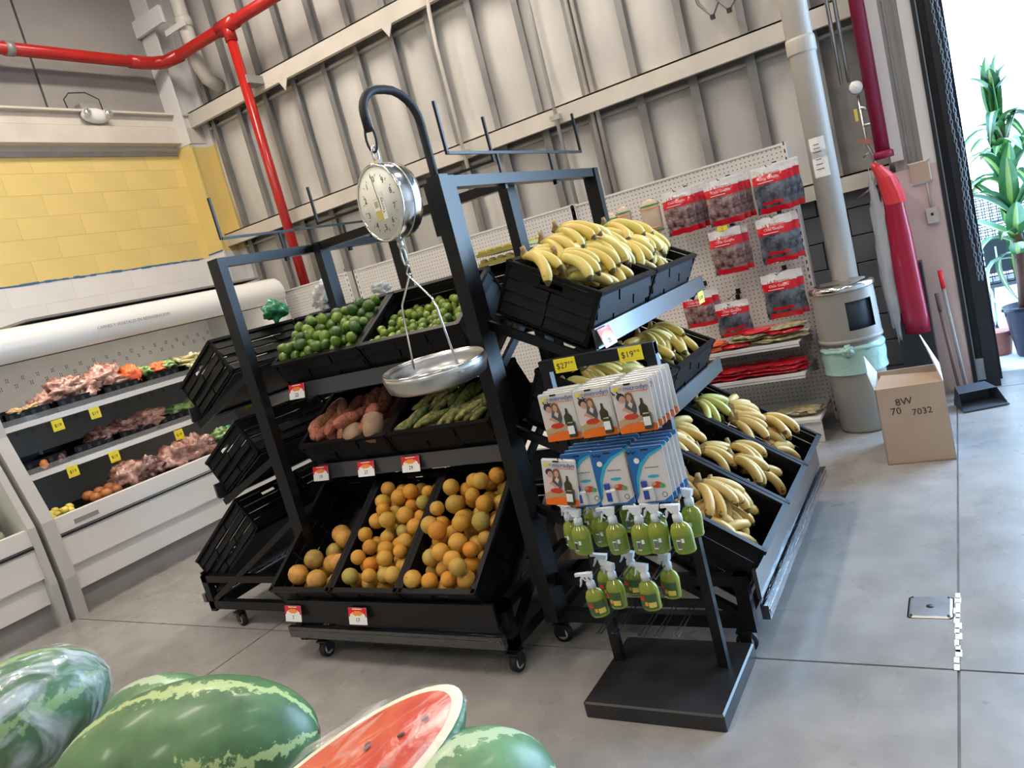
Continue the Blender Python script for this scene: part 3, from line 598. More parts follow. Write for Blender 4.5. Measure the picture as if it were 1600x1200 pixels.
def shelf_frame(Mr, tier, x0, off=0, lowd=.86):
    if tier < 2: d, z, a, w = SH[tier]; d += off
    else: d, z, a = lowd, .205, 34
    return Mr @ T(x0, -d, z) @ RX(math.radians(a))
CR = {}; CRO = {}
def add_crate(key, Mr, tier, x0, L, off=0, lowd=.86, label='', group='black crates on the racks'):
    W, H = ((.41, .222) if tier < 2 else (.655, .215))
    M = shelf_frame(Mr, tier, x0, off, lowd); CR[key] = (M, L, W, H, math.radians(30 if tier < 2 else 34))
    CRO[key] = make_crate(M, L, W, H, label, group); return CRO[key]
add_crate('F0a', MF, 0, -.06, .60, label='black crate heaped with dark green limes'); add_crate('F0b', MF, 0, .55, .60, label='black crate of small pale limes behind the hanging pan')
add_crate('F1a', MF, 1, -.05, .60, label='black crate of sweet potatoes on the middle tier'); add_crate('F1b', MF, 1, .56, .60, label='black crate of green plantains under the hanging pan')
for i, n in enumerate(('nearly empty black crate with a few grapefruit, leftmost of the bottom tier', 'black crate of oranges in the centre of the bottom tier', 'black crate of oranges, rightmost of the bottom tier')): add_crate('F2%d' % i, MF, 2, -.065+i*.418, .408, lowd=.835, label=n)
for i, n in enumerate(('near', 'far')):
    add_crate('R0%d' % i, MR, 0, .03+i*.62, .60, label='%s black crate of bright bananas on the top tier of the banana rack' % n)
    add_crate('R1%d' % i, MR, 1, .03+i*.62, .60, label='%s black crate of bananas on the middle tier of the banana rack' % n)
for i, n in enumerate(('nearest', 'middle', 'farthest')): add_crate('R2%d' % i, MR, 2, .03+i*.45, .435, lowd=.80, label='%s black crate of spotted bananas on the bottom tier of the banana rack' % n)
for i, n in enumerate(('far', 'near')):
    add_crate('L0%d' % i, ML, 0, .15+i*.62, .60, off=.115, label='empty %s black crate on the top tier of the rack facing the refrigerated case' % n)
    add_crate('L1%d' % i, ML, 1, .15+i*.62, .60, off=.115, label='%s black crate on the middle tier of the rack facing the refrigerated case' % n)
for i, n in enumerate(('farthest', 'middle', 'nearest')): add_crate('L2%d' % i, ML, 2, .03+i*.45, .435, off=0, lowd=.93, label='%s black crate on the bottom tier of the rack facing the refrigerated case' % n)
for i, n in enumerate(('right', 'left')): add_crate('B0%d' % i, MB_, 0, -.0+i*.61, .60, label='black crate on the back rack, %s one, holding eggs and bags' % n)
# ------------------------------------------------------------------ fruit
def pack(key, radii, k, base=0.0, ylim=(0, 1), xlim=(0, 1), cand=26, maxtop=None, seed=1, elong=1.0):
    rng = random.Random(seed); M, L, W, H, al = CR[key]; out = []; sa, ca = math.sin(al)*k, math.cos(al)
    for r in radii:
        best = None
        for c in range(cand):
            x = rng.uniform(.018+r, L-.018-r); x = L*xlim[0]+(x)*(xlim[1]-xlim[0]) if xlim != (0, 1) else x
            y = rng.uniform(W*ylim[0]+.018+r, W*ylim[1]-.018-r); z = base+r
            for (px, py, pz, pr) in out:
                dx = px-x; dy = py-y; d2 = dx*dx+dy*dy; s = (pr+r)*elong
                if d2 < s*s:
                    zz = pz+math.sqrt(s*s-d2)
                    if zz > z: z = zz
            h = z*ca+y*sa
            if best is None or h < best[0]: best = (h, x, y, z)
        h, x, y, z = best
        if maxtop and z > maxtop: continue
        out.append((x, y, z, r))
    return out
def rrot(rng): return Euler((rng.uniform(0, 6.28), rng.uniform(0, 6.28), rng.uniform(0, 6.28))).to_matrix().to_4x4()
def fill(key, name, me, items, label, cat, group, rng, scalef=None, kids=None):
    M = CR[key][0]; first = None
    for (x, y, z, r) in items:
        mm = M @ T(x, y, z) @ rrot(rng) @ SCL(r); L, W = CR[key][1:3]
        zn = ('front edge', 'middle', 'upper edge')[min(2, int(y/W*3))]+', '+('left', 'right')[x > L/2]+' side'
        o = solo(name, me, None, label+', '+zn, cat, group+', '+zn, mm)
        for (nm, km) in (kids or []): link(nm, km, o)
def fruit_mesh(name, m, rz=1.12, nip=0.0, n=14, mm=9):
    def fn(v):
        k = 1+.03*noise.noise(v*2.3)
        if v.z > .8: k *= 1+nip*(v.z-.8)*5
        return v*k
    return MB().ell(1, 1, rz, n, mm, fn=fn).mesh(name, m)
limeA = fruit_mesh('lime', 'lime_skin', 1.2, .10); limeB = fruit_mesh('lime', 'small_lime_skin', 1.1, .08, 12, 8)
orangeM = fruit_mesh('orange', 'orange_skin', .97, 0, 18, 12); grapeM = fruit_mesh('grapefruit', 'grapefruit_skin', .96, 0, 18, 12)
navel = MB().lathe([(.0, .965), (.055, .975), (.07, .965)], 8, cap=False).mesh('navel', 'fruit_navel')
for key, H in (('F0a', .10), ('F0b', .02), ('F20', .03), ('F21', .07), ('F22', .07)):
    M, L, W, Hc, al = CR[key]
rng = random.Random(5)
fill('F0a', 'lime', limeA, pack('F0a', [rng.uniform(.0235, .030) for _ in range(140)], .14, base=.118, seed=2, cand=34), 'dark green lime in the heaped left lime crate', 'lime', 'limes in the left crate', rng)
fill('F0b', 'lime', limeB, pack('F0b', [rng.uniform(.018, .0235) for _ in range(155)], .34, base=.098, seed=3, cand=34), 'small light green lime in the crate behind the hanging pan', 'lime', 'limes in the right crate', rng)
fill('F21', 'orange', orangeM, pack('F21', [rng.uniform(.033, .041) for _ in range(76)], .06, base=.030, seed=4, cand=30), 'orange in the centre crate of the bottom tier', 'orange', 'oranges in the centre crate', rng, kids=[('navel', navel)])
fill('F22', 'orange', orangeM, pack('F22', [rng.uniform(.034, .045) for _ in range(72)], .06, base=.030, seed=5, cand=30), 'orange in the right crate of the bottom tier', 'orange', 'oranges in the right crate', rng, kids=[('navel', navel)])
fill('F20', 'grapefruit', grapeM, pack('F20', [rng.uniform(.042, .050) for _ in range(15)], .8, base=.03, seed=6, xlim=(.25, 1), ylim=(0, .75)), 'grapefruit in the nearly empty left crate of the bottom tier', 'grapefruit', 'grapefruit in the left crate', rng)
for key, b in (('F0a', .118), ('F0b', .098), ('F21', .030), ('F22', .030)):
    M, L, W, H, al = CR[key]
    part('false_floor', MB().bb(.02, L-.02, .02, W-.02, .008, b), 'black_plastic', CRO[key])
# sticker
def elong_mesh(name, m, lx, seed, taper=.5, bend=.25, n=12, k=12, warp=.12):
    mb = MB(); pts = []; rs = []
    for i in range(k+1):
        t = i/k*2-1; pts.append((t*lx, bend*(1-t*t), 0)); rs.append(max(.03, math.sqrt(max(0, 1-t*t))**(1-taper*.6)*(1+warp*noise.noise(Vector((t*2+seed, seed, 0))))))
    return mb.tube(pts, rs, n).mesh(name, m)
yams = [elong_mesh('sweet_potato', 'yam_skin', 1.9+.4*i, i*3.1, bend=.3*(i-1)) for i in range(3)]
rng = random.Random(8); M, L, W, H, al = CR['F1a']
for (x, y, z, r) in pack('F1a', [rng.uniform(.026, .036) for _ in range(52)], .45, base=.10, seed=9, elong=1.15, xlim=(0, .9)):
    x = min(max(x, .085), L-.085); y = min(max(y, .09), W-.09)
    solo('sweet_potato', yams[rng.randrange(3)], None, 'reddish sweet potato in the middle tier crate, '+('front' if y < .2 else 'back')+' '+('left' if x < .2 else 'middle' if x < .37 else 'right'), 'sweet potato', 'sweet potatoes, '+('front' if y < .2 else 'back')+' '+('left' if x < .2 else 'middle' if x < .37 else 'right'), M @ T(x, y, z) @ RZ(rng.uniform(.7, 2.3)) @ RY(rng.uniform(-.5, .5)) @ SCL(r, r, r))
def jf(v): return v*(1+.06*noise.noise(v*1.5))
solo('jicama', MB().ell(.058, .055, .050, 16, 12, fn=jf), 'jicama_skin', 'round pale brown jicama in front of the sweet potatoes', 'root', M=M @ T(.365, .055, .215))
solo('yam_root', MB().lathe([(.02, -.07), (.052, -.062), (.056, 0), (.048, .06), (.02, .075)], 14), 'jicama_skin', 'blocky pale tan root beside the crate of plantains', 'root', M=M @ T(.505, .065, .225) @ RX(-.45) @ RY(.3))
def banana_mesh(name, mats, length=.18, r=.0175, bend=1.1, seg=12, n=7):
    pts = []; rs = []; a = 0; p = Vector((0, 0, 0)); 
    for i in range(seg+1):
        t = i/seg; ang = .55-bend*t*1.35
        pts.append(p.copy()); p = p+Vector((math.cos(ang), 0, math.sin(ang)))*length/seg
        if t < .14: rr = .38+.62*(t/.14)**1.3*.75
        elif t < .28: rr = .85+.15*(t-.14)/.14
        elif t < .80: rr = 1
        else: rr = max(.22, 1-((t-.80)/.2)**1.7*.78)
        rs.append(r*rr)
    mb = MB(); mb.tube(pts, rs, n); q = n
    for fi in range(len(mb.f)):
        ring = fi//n if fi < seg*n else (0 if fi == seg*n else seg)
        mb.m[fi] = 1 if ring >= seg-1 else (2 if ring < 2 else 0)
    return mb.mesh(name, mats)
BAN = {k: [banana_mesh('banana', [k, 'banana_tip', 'banana_neck' if k != 'banana_ripe' else 'banana_crown'], l, r, b) for l, r, b in ((.175, .0175, 1.15), (.165, .018, .95), (.185, .017, 1.3))] for k in ('banana_fresh', 'banana_ripe', 'banana_green')}
crown = MB().tube([(-.004, 0, -.004), (-.004, 0, .008), (-.008, 0, .022), (-.014, 0, .032)], [.013, .013, .009, .0075], 8).mesh('crown', 'banana_crown')
def bunch(M, kind, n, label, group, rng, spread=.36):
    o = thing('banana_bunch', label, 'bananas', M, group)
    part('crown', crown, None, o, M=SCL(1, 1+n*.12, 1))
    for i in range(n):
        a = (i-(n-1)/2)
        part('banana', BAN[kind][rng.randrange(3)], None, o, M=T(0, a*.010, 0) @ RZ(a*spread+rng.uniform(-.07, .07)) @ RY(rng.uniform(-.12, .18)+abs(a)*.06) @ RX(rng.uniform(-.2, .2)+a*.18) @ SCL(rng.uniform(.9, 1.06)))
    return o
def bunches(key, kind, spots, label, group, seed):
    rng = random.Random(seed); M = CR[key][0]
    for s in spots:
        x, y, z, yw, n = s[:5]; y = max(y, (.085 if key[1] != '2' else .06)+.20*abs(math.sin(math.radians(yw))), .195 if abs(yw) < 30 or abs(yw) > 145 else 0); L = CR[key][1]; x = min(x, L-.03-.19*max(0, math.cos(math.radians(yw)))); kd = s[5] if len(s) > 5 else kind
        zn = ', %s, %s, %s' % (('left part', 'centre', 'right part')[min(2, int(x/L*3))] if False else ('near part', 'mid part', 'far part')[min(2, int(x/L*3))], {'0': 'near crate', '1': 'next crate', '2': 'far crate'}[key[2]], ('front edge', 'middle', 'upper edge')[0 if y < .2 else 1 if y < .3 else 2])
        bunch(M @ T(x, y, z+.012) @ RZ(math.radians(yw)) @ RY(rng.uniform(-.22, .05)) @ SCL(1.22), kd, n, s[6] if len(s) > 6 else label+zn, group+zn, rng)
# yaw 0: fingers toward +x (away along the rack), -90: toward the front edge
G0 = 'bright banana bunches on the top tier'; Lb = 'bright yellow banana bunch on the top tier'
bunches('R00', 'banana_fresh', [(.05, .36, .23, -78, 5), (.12, .24, .25, -62, 5), (.20, .37, .27, -80, 5), (.27, .24, .27, -50, 5), (.33, .38, .30, -70, 5), (.41, .25, .27, -75, 5), (.47, .38, .29, -88, 5), (.54, .26, .24, -95, 5), (.08, .14, .19, -15, 4), (.30, .15, .20, -12, 5), (.42, .14, .19, -160, 4), (.18, .14, .16, -10, 4), (.10, .3, .15, -30, 4), (.38, .3, .16, -30, 4)], Lb, G0, 21)
bunches('R01', 'banana_fresh', [(.05, .35, .26, -75, 5), (.12, .24, .24, -60, 5), (.22, .37, .28, -75, 5), (.30, .24, .24, -80, 5), (.38, .37, .26, -80, 5), (.46, .25, .23, -95, 5), (.54, .36, .23, -100, 5), (.10, .14, .17, -12, 4), (.32, .14, .17, -10, 4), (.42, .14, .16, -165, 4), (.2, .3, .15, -30, 4), (.45, .3, .15, -150, 4)], Lb, G0, 22)
G1 = 'banana bunches on the middle tier'; Lb = 'yellow banana bunch on the shaded middle tier'
bunches('R10', 'banana_fresh', [(.06, .30, .16, -60, 5), (.16, .12, .16, -30, 5), (.26, .30, .17, -90, 5), (.36, .12, .16, -40, 5), (.46, .28, .17, -75, 5), (.52, .12, .15, -80, 4), (.08, .06, .14, -5, 4)], Lb, G1, 23)
bunches('R11', 'banana_fresh', [(.06, .30, .17, -60, 5), (.14, .14, .17, -120, 5), (.28, .30, .19, -90, 5), (.34, .14, .18, -150, 5), (.46, .30, .19, -80, 5), (.52, .12, .17, -130, 4), (.2, .06, .14, -5, 4)], Lb, G1, 24)
G2 = 'spotted banana bunches on the bottom tier'; Lb = 'spotted ripe banana bunch on the bottom tier'
bunches('R20', 'banana_ripe', [(.34, .30, .17, -95, 4), (.08, .50, .17, -60, 4), (.20, .60, .20, -85, 5), (.36, .60, .16, -95, 4), (.24, .34, .20, -100, 5), (.10, .30, .12, -40, 4), (.30, .18, .10, -80, 4), (.12, .16, .09, -20, 4), (.22, .10, .07, 0, 3), (.34, .50, .10, -90, 3)], Lb, G2, 25)
bunches('R21', 'banana_ripe', [(.06, .60, .18, -80, 5), (.18, .44, .15, -70, 4), (.22, .62, .15, -60, 4), (.24, .30, .16, -90, 4), (.10, .34, .11, -110, 4), (.30, .20, .10, -60, 3), (.12, .16, .07, -20, 3), (.34, .34, .16, -95, 3)], Lb, G2, 26)
bunches('R22', 'banana_ripe', [(.14, .60, .20, -90, 5, 'banana_green', 'pale green banana bunch at the top of the far bottom crate'), (.10, .50, .12, 10, 3, 'banana_green', 'two pale green bananas lying under the green bunch'), (.14, .40, .19, -80, 5), (.26, .46, .18, -50, 5), (.24, .28, .15, -40, 4), (.34, .30, .18, -90, 4), (.20, .16, .10, -20, 4), (.08, .2, .08, -60, 3), (.32, .56, .13, -70, 3)], Lb, G2, 27)
# plantains
plan = [elong_mesh('plantain', 'plantain_skin', 4.4, 5+i, taper=.9, bend=1.0-.5*i, n=7, warp=.05) for i in range(2)]
rng = random.Random(31); M, L, W, H, al = CR['F1b']
for (x, y, z, r) in pack('F1b', [rng.uniform(.017, .021) for _ in range(60)], .34, base=.135, seed=10, elong=1.3):
    solo('plantain', plan[rng.randrange(2)], None, 'mottled green plantain in the middle tier crate, '+('left' if x < .2 else 'middle' if x < .4 else 'right')+' part', 'plantain', 'plantains, '+('left' if x < .2 else 'middle' if x < .4 else 'right')+' part', M @ T(min(max(x, .08), L-.08), min(max(y, .105), W-.10), z) @ RZ(rng.uniform(.65, 1.4)) @ RY(rng.uniform(-.18, .18)) @ RX(rng.uniform(0, 6)) @ SCL(r))
# bags and cartons on the crates
def crumple(rx, ry, rz, m, seed, n=34, k=22, amp=.28, f=2.2, name='bag'):
    def fn(v): return v*(1+amp*noise.noise(v*f+Vector((seed, seed*2, 0)))+amp*.5*noise.noise(v*f*2.7+Vector((seed, 0, 3)))+amp*.55*(abs(noise.noise(v*f*4.2+Vector((seed, 9, 3))))-.2))
    return MB().ell(rx, ry, rz, n, k, fn=fn)
solo('produce_bag', crumple(.055, .07, .05, None, 3, amp=.5), 'green_plastic', 'crumpled green plastic bag on top of the left rack', 'bag', M=T(-3.37, 3.02, 1.70))
solo('produce_bag', crumple(.07, .05, .07, None, 5, amp=.6), 'crinkle_clear', 'crumpled clear bag beside the green one on the left rack', 'bag', M=T(-3.22, 3.26, 1.71))
solo('produce_bag', crumple(.04, .05, .04, None, 7, amp=.6), 'green_plastic', 'small green wrapper tucked under the clear bag on the left rack', 'bag', M=T(-3.19, 3.30, 1.68))
solo('produce_bag', crumple(.05, .05, .03, None, 8, amp=.6), 'crinkle_clear', 'small clear wrapper behind the heap of dark limes', 'bag', M=T(-2.85, 3.35, 1.67))
for j in range(2):
    o = thing('egg_carton', ('lower' if j == 0 else 'upper')+' yellow egg tray stacked behind the scale', 'egg tray', T(-2.05, 3.52, 1.635+j*.05) @ RZ(.1))
    part('tray', MB().bb(-.15, .15, -.13, .13, 0, .018), 'egg_carton', o)
    for a in range(6):
        for b_ in (0, 1): part('cup', MB().lathe([(.024, 0), (.020, .014), (.010, .018)], 8), 'egg_carton', o, M=T(-.125+a*.05, -.10+b_*.2, .018))
solo('folded_bag', MB().prism([(-.07, 0), (.07, 0), (.03, .10), (0, .06), (-.02, .09)], -.02, .02), 'blue_bag', 'blue plastic bag peeking over the back rack', 'bag', M=T(-2.0, 3.45, 1.57) @ RZ(.4))
# ------------------------------------------------------------------ hanging scale
o = thing('scale_post', 'padded black hook post bolted to the end of the banana rack', 'post', T(0, 0, 0))
hx, hy = -1.66, 2.43; D = Vector((-.22, -.975, 0)).normalized()
base = Vector((hx, hy, 0))
part('square_post', MB().bb(hx-.028, hx+.032, hy-.022, hy+.038, .15, 2.0), 'black_metal', o)
pts = [base+Vector((0, 0, 1.80)), base+Vector((0, 0, 2.12))]
c1 = .13
for k in range(0, 7): a = PI/2*k/6; pts.append(base+Vector((0, 0, 2.195))+D*c1*(1-math.cos(a))+Vector((0, 0, c1*math.sin(a))))
end = .25; c2 = .085
for k in range(0, 7): a = PI/2*k/6; pts.append(base+D*(end-c2)+Vector((0, 0, 2.325-c2))+D*c2*math.sin(a)+Vector((0, 0, c2*math.cos(a))))
pts.append(base+D*end+Vector((0, 0, 2.18)))
HK = base+D*end
part('padded_hook', MB().tube(pts, .016, 12), 'rubber', o); part('plate', MB().bb(hx-.05, hx-.03, hy-.02, hy+.03, 1.78, 1.98), 'black_metal', o)
# the scale, facing -Y
rs = thing('hanging_scale', 'round silver hanging produce scale with a white dial and an aluminium pan', 'scale', T(HK.x, HK.y, .045) @ RZ(-.28))
def link_ring(z, ry, rz, r, rot=0):
    pts = [(math.sin(a)*ry, 0, math.cos(a)*rz+z) for a in [2*PI*k/16 for k in range(16)]]
    pts = [Matrix.Rotation(rot, 3, 'Z') @ Vector(p) for p in pts]; return MB().tube(pts, r, 6, closed=True)
part('hook_loop', link_ring(2.11, .020, .048, .0045, .4), 'black_print', rs); part('chain_link', link_ring(2.055, .010, .028, .004, 1.2), 'chrome', rs)
part('swivel', MB().bb(-.012, .012, -.008, .012, 2.008, 2.035), 'chrome', rs)
zc = 1.885; R = .136
case = MB().tube([(0, -.036, zc), (0, -.030, zc), (0, .0, zc), (0, .034, zc), (0, .052, zc), (0, .056, zc)], [R-.004, R, R, R, R-.006, R-.02], 40)
part('case', case, 'chrome', rs)
part('case_band', MB().tube([(0, .010, zc), (0, .014, zc)], R+.0015, 40), 'dull_steel', rs)
part('bezel', MB().tube([(math.cos(a)*(R-.004), -.037, zc+math.sin(a)*(R-.004)) for a in [2*PI*k/40 for k in range(40)]], .0055, 6, closed=True), 'chrome', rs)
dial = part('dial', MB().tube([(0, -.0385, zc), (0, -.036, zc)], R-.010, 40), 'dial_face', rs, 'white dial with black numbers')
for k in range(10):
    a = -k*0-PI/2; ang = 2*PI*k/10; n = (10-k) % 10
    x, z = math.sin(ang)*.086, math.cos(ang)*.086
    part('number', text_mesh(str(n), .030, 'black_print', .0002), None, dial, M=T(x, -.0392, zc+z) @ UP)
tk = MB()
for k in range(20):
    ang = 2*PI*(k+.5)/20; tk.box((math.sin(ang)*.098, -.0391, zc+math.cos(ang)*.098), (.0016, .0008, .008), RY(ang).to_3x3())
part('tick_marks', tk, 'black_print', dial)
part('pointer', MB().bar((0, -.0398, zc-.02), (-.012, -.0398, zc+.108), .0018, .0006), 'black_print', dial)
lb = part('sticker', MB().box((.016, -.0394, zc-.01), (.026, .0006, .095)), 'white_print', dial, 'white sticker with upright lettering')
part('lettering', text_mesh('Torrey', .020, 'black_print', .0001), None, lb, M=T(.016, -.0399, zc-.01) @ UP @ RZ(PI/2))
lb = part('sticker', MB().box((-.022, -.0394, zc-.002), (.036, .0006, .040)), 'white_print', dial, 'small white sticker on a yellow panel')
part('sticker_panel', MB().box((-.016, -.0392, zc-.018), (.040, .0004, .075)), 'egg_carton', dial, 'faded yellow panel printed on the dial'); part('print', MB().box((-.022, -.0399, zc), (.022, .0004, .022)), 'dull_steel', lb)
part('neck', MB().lathe([(.009, zc-R-.034), (.012, zc-R-.02), (.010, zc-R+.005)], 12), 'dull_steel', rs); part('shackle', link_ring(zc-R-.06, .013, .034, .004), 'dull_steel', rs)
part('s_hook', MB().tube([(0, 0, zc-R-.085), (.012, 0, zc-R-.098), (.0, 0, zc-R-.112), (-.012, 0, zc-R-.124), (0, 0, zc-R-.138)], .0032, 6), 'chrome', rs)
zt = zc-R-.135; zp = 1.285; RP = .198
bail = MB(); BA = -.20
bx, by = math.cos(BA), math.sin(BA)
for s in (-1, 1): bail.tube([(-s*.012*bx, -s*.012*by, zt+.008), (0, 0, zt), (s*.135*bx, s*.135*by, zt-.095), (s*.150*bx, s*.150*by, zt-.13), (s*(RP-.006)*bx, s*(RP-.006)*by, zp-.02)], .0042, 8)
part('bail_wire', bail, 'chrome', rs, 'bent wire bail holding the pan')
pan = MB().lathe([(.02, zp-.072), (RP-.03, zp-.072), (RP-.012, zp-.062), (RP, zp-.018), (RP, zp-.016), (RP-.003, zp), (RP-.010, zp+.002), (RP-.008, zp-.018), (RP-.014, zp-.055), (RP-.032, zp-.064), (.02, zp-.064)], 48)
TM = T(0, 0, zp) @ Matrix.Rotation(.075, 4, Vector((.65, .76, 0))) @ T(0, 0, -zp)
pp = part('pan', pan, 'dull_steel', rs, 'shallow round aluminium pan', M=TM); part('rim', MB().tube([(math.cos(a)*(RP-.004), math.sin(a)*(RP-.004), zp+.001) for a in [2*PI*k/48 for k in range(48)]], .0042, 6, closed=True), 'chrome', pp)
for s in (-1, 1): part('eyelet', MB().box((s*(RP+.002)*bx, s*(RP+.002)*by, zp-.022), (.018, .018, .006)), 'chrome', pp)
# ------------------------------------------------------------------ price tags
def price_tag(M, txt, label):
    t = thing('price_tag', label, 'price tag', M @ T(0, -.012, 0) @ RX(-.26), None)
    part('card', MB().box((0, 0, 0), (.112, .002, .076)), 'white_print', t)
    P = lambda mb, pts, y: mb.add([(x, y, z) for x, z in pts], [tuple(range(len(pts)))])
    mb = MB(); P(mb, [(-.056, .018), (.056, .018), (.056, .038), (-.056, .038)], -.0013)
    for s in (-1, 1): P(mb, [(s*.056, -.004), (s*.048, -.002), (s*.044, .010), (s*.036, .012), (s*.030, .02), (s*.056, .02)], -.0013)
    part('red_print', mb, 'tag_red', t)
    mb = MB(); P(mb, [(.036*math.cos(a)*(1 if k % 2 else .80), .013+.013*math.sin(a)*(1 if k % 2 else .7)) for k, a in enumerate([2*PI*q/16 for q in range(16)])], -.0016); part('orange_burst', mb, 'tag_orange', t)
    mb = MB(); P(mb, [(-.03, .030), (.03, .030), (.03, .034), (-.03, .034)], -.0018); part('white_line', mb, 'white_print', t)
    part('price_text', text_mesh(txt, .026, 'black_print', .0002), None, t, M=T(.0, -.0018, -.018) @ UP); return t
def rk(M, x, y, z): return M @ T(x, y, z)
price_tag(rk(MF, .03, -.488, 1.262), '22', 'white and red price tag on the top shelf rail below the dark limes')
for x, t, l in ((.02, '19', 'leftmost white and red price tag on the middle rail'), (.345, '27', 'middle one of three price tags on the middle rail'), (.64, '29', 'rightmost white and red price tag on the middle rail, under the plantains')):
    price_tag(rk(MF, x, -.488, .812), t, l)
price_tag(rk(MF, .06, -.945, .262), '7', 'white and red price tag under the nearly empty crate of grapefruit'); price_tag(rk(MF, .49, -.945, .262), '17', 'white and red price tag under the centre crate of oranges')
price_tag(rk(MR, .055, -.489, 1.258), '25', 'white and red price tag on the pale blue rail of the banana rack')
def yellow_tag(M, txt, label, w=.075, h=.06, sz=.03):
    t = thing('yellow_tag', label, 'price tag', M); part('card', MB().box((0, 0, 0), (w, .002, h)), 'yellow_tag', t)
    part('price_text', text_mesh(txt, sz, 'black_print', .0002), None, t, M=T(0, -.0014, -.002) @ UP)
    part('red_line', MB().box((0, -.0012, -h*.36), (w*.8, .0004, .0015)), 'tag_orange', t); return t
yellow_tag(rk(MR, 1.30, -.49, 1.20), '$10%', 'yellow sign hanging under the far end of the pale blue banana rail', .09, .06, .028)
yellow_tag(ML @ T(.98, -.62, 1.215), '12', 'yellow tag on the rail of the rack facing the refrigerated case')
# ------------------------------------------------------------------ peg stand with cards and sprays
ST = thing('peg_stand', 'narrow black metal stand with peg rows on a heavy floor plate', 'stand', T(0, 0, 0))
part('floor_plate', MB().rbox((-1.117, 2.262, .031), (.508, .435, .058), .006), 'plate_black', ST)
XA, XBm = -1.335, -.93
for x in (XA, XBm): part('post', MB().bb(x-.0175, x+.0175, 2.305, 2.335, .06, 1.245), 'black_metal', ST)
part('top_bar', MB().bb(XA-.0175, XBm+.0175, 2.303, 2.337, 1.205, 1.247), 'black_metal', ST)
for z in (1.125, .935, .71, .50, .30): part('crossbar', MB().bb(XA, XBm, 2.315, 2.330, z-.014, z+.014), 'black_metal', ST)
pegx = {1: (-1.235, -1.105, -.985), 2: (-1.235, -1.105, -.985), 3: (-1.25, -1.125, -1.03, -.93), 4: (-1.25, -1.13, -1.01), 5: (-1.26, -1.20, -1.10, -1.045, -.98)}
for row, z in ((1, 1.14), (2, .945), (3, .725), (4, .515), (5, .31)):
    for x in pegx[row]:
        mb = MB()
        for dx in (-.008, .008): mb.tube([(x+dx, 2.315, z), (x+dx, 2.09, z-.004), (x+dx, 2.083, z+.006)], .0022, 5)
        part('peg', mb, 'dark_steel', ST)
for x, t, l in ((-1.245, '$27°°', 'yellow price tag at the left end of the peg stand top bar'), (-.995, '$19°°', 'yellow price tag at the right end of the peg stand top bar')): yellow_tag(T(x, 2.299, 1.222), t, l, .085, .05, .03)
def poly(pts, y, m, nm, parent, lab=None):
    return part(nm, MB().add([(x, y, z) for x, z in pts], [tuple(range(len(pts)))]), m, parent, lab)
def ellp(cx, cz, rx, rz, n=10, a0=0): return [(cx+rx*math.cos(2*PI*k/n+a0), cz+rz*math.sin(2*PI*k/n+a0)) for k in range(n)]
def multi(name, shapes, parent):   # flat print: list of (material, points, y) in ONE mesh
    mb = MB(); ms = []
    for m, pts, y in shapes:
        if m not in ms: ms.append(m)
        mb.mi = ms.index(m); mb.add([(x, y, z) for x, z in pts], [tuple(range(len(pts)))])
    return part(name, mb, ms, parent)
CWd, CH = .125, .165
def card_a(M, label, group, front=True):
    t = thing('hang_card', label, 'blister card', M, group)
    part('backing_card', MB().rbox((0, 0, -.0), (CWd, CH, .002), .005, RX(PI/2).to_3x3()), 'card_white', t)
    y = -.0026
    S = [('card_orange', [(-.060, -.0815), (.060, -.0815), (.061, -.060), (.03, -.052), (0, -.050), (-.03, -.054), (-.061, -.062)], y)]
    S += [('food_tan', [(-.06, -.058), (.0, -.046), (.035, -.040), (.02, -.028), (-.06, -.036)], y-.0002), ('bowl_red', ellp(-.015, -.030, .024, .010), y-.0004)]
    S += [('cloth_pale', [(-.058, -.04), (-.03, -.03), (-.006, -.022), (-.02, .006), (-.030, .022), (-.050, .018), (-.060, .0)], y-.0003), ('cloth_grey', [(-.030, .0), (-.022, .022), (-.008, .026), (.006, .018), (.008, -.006), (.002, -.022), (-.015, -.02)], y-.0004)]
    S += [('hair_dark', ellp(-.036, .036, .014, .013), y-.0005), ('skin_tone', ellp(-.033, .028, .010, .012), y-.0006), ('hair_brown', [(-.021, .044), (-.010, .049), (.001, .044), (.006, .012), (-.004, .010), (-.018, .012), (-.022, .02)], y-.0005), ('skin_tone', ellp(-.010, .030, .008, .012), y-.0006), ('cloth_pale', [(-.018, .008), (-.010, .020), (-.002, .010), (-.008, -.004)], y-.0007)]
    S += [('skin_tone', [(-.04, -.005), (-.012, -.022), (-.004, -.018), (-.03, .003)], y-.0008), ('bottle_olive', [(.014, -.03), (.042, -.03), (.042, -.004), (.032, .008), (.031, .024), (.024, .026), (.022, .008), (.014, -.002)], y-.0004)]
    S += [('card_orange', [(-.018, .050), (.052, .047), (.056, .053), (.050, .0495), (-.018, .0515)], y-.0004), ('yellow_tag', [(-.054, .058), (-.040, .056), (-.038, .066), (-.050, .070)], y-.0003), ('food_tan', ellp(-.030, .062, .005, .005), y-.0004)]
    if front:
        multi('print', S, t)
        part('lettering', text_mesh('microdyn', .0215, 'ink_navy', .0002), None, t, M=T(.018, y-.0006, .061) @ UP)
    else: multi('print', S[:1], t)
    bl = part('blister', MB().rbox((.036, -.010, -.046), (.026, .016, .052), .003), 'bottle_olive', t, 'dark little bottle under the blister'); part('label', MB().box((.036, -.0186, -.046), (.022, .0006, .028)), 'white_print', bl)
    part('hang_hole', MB().box((-.008, -.0023, .074), (.022, .0006, .006)), 'black_print', t); return t
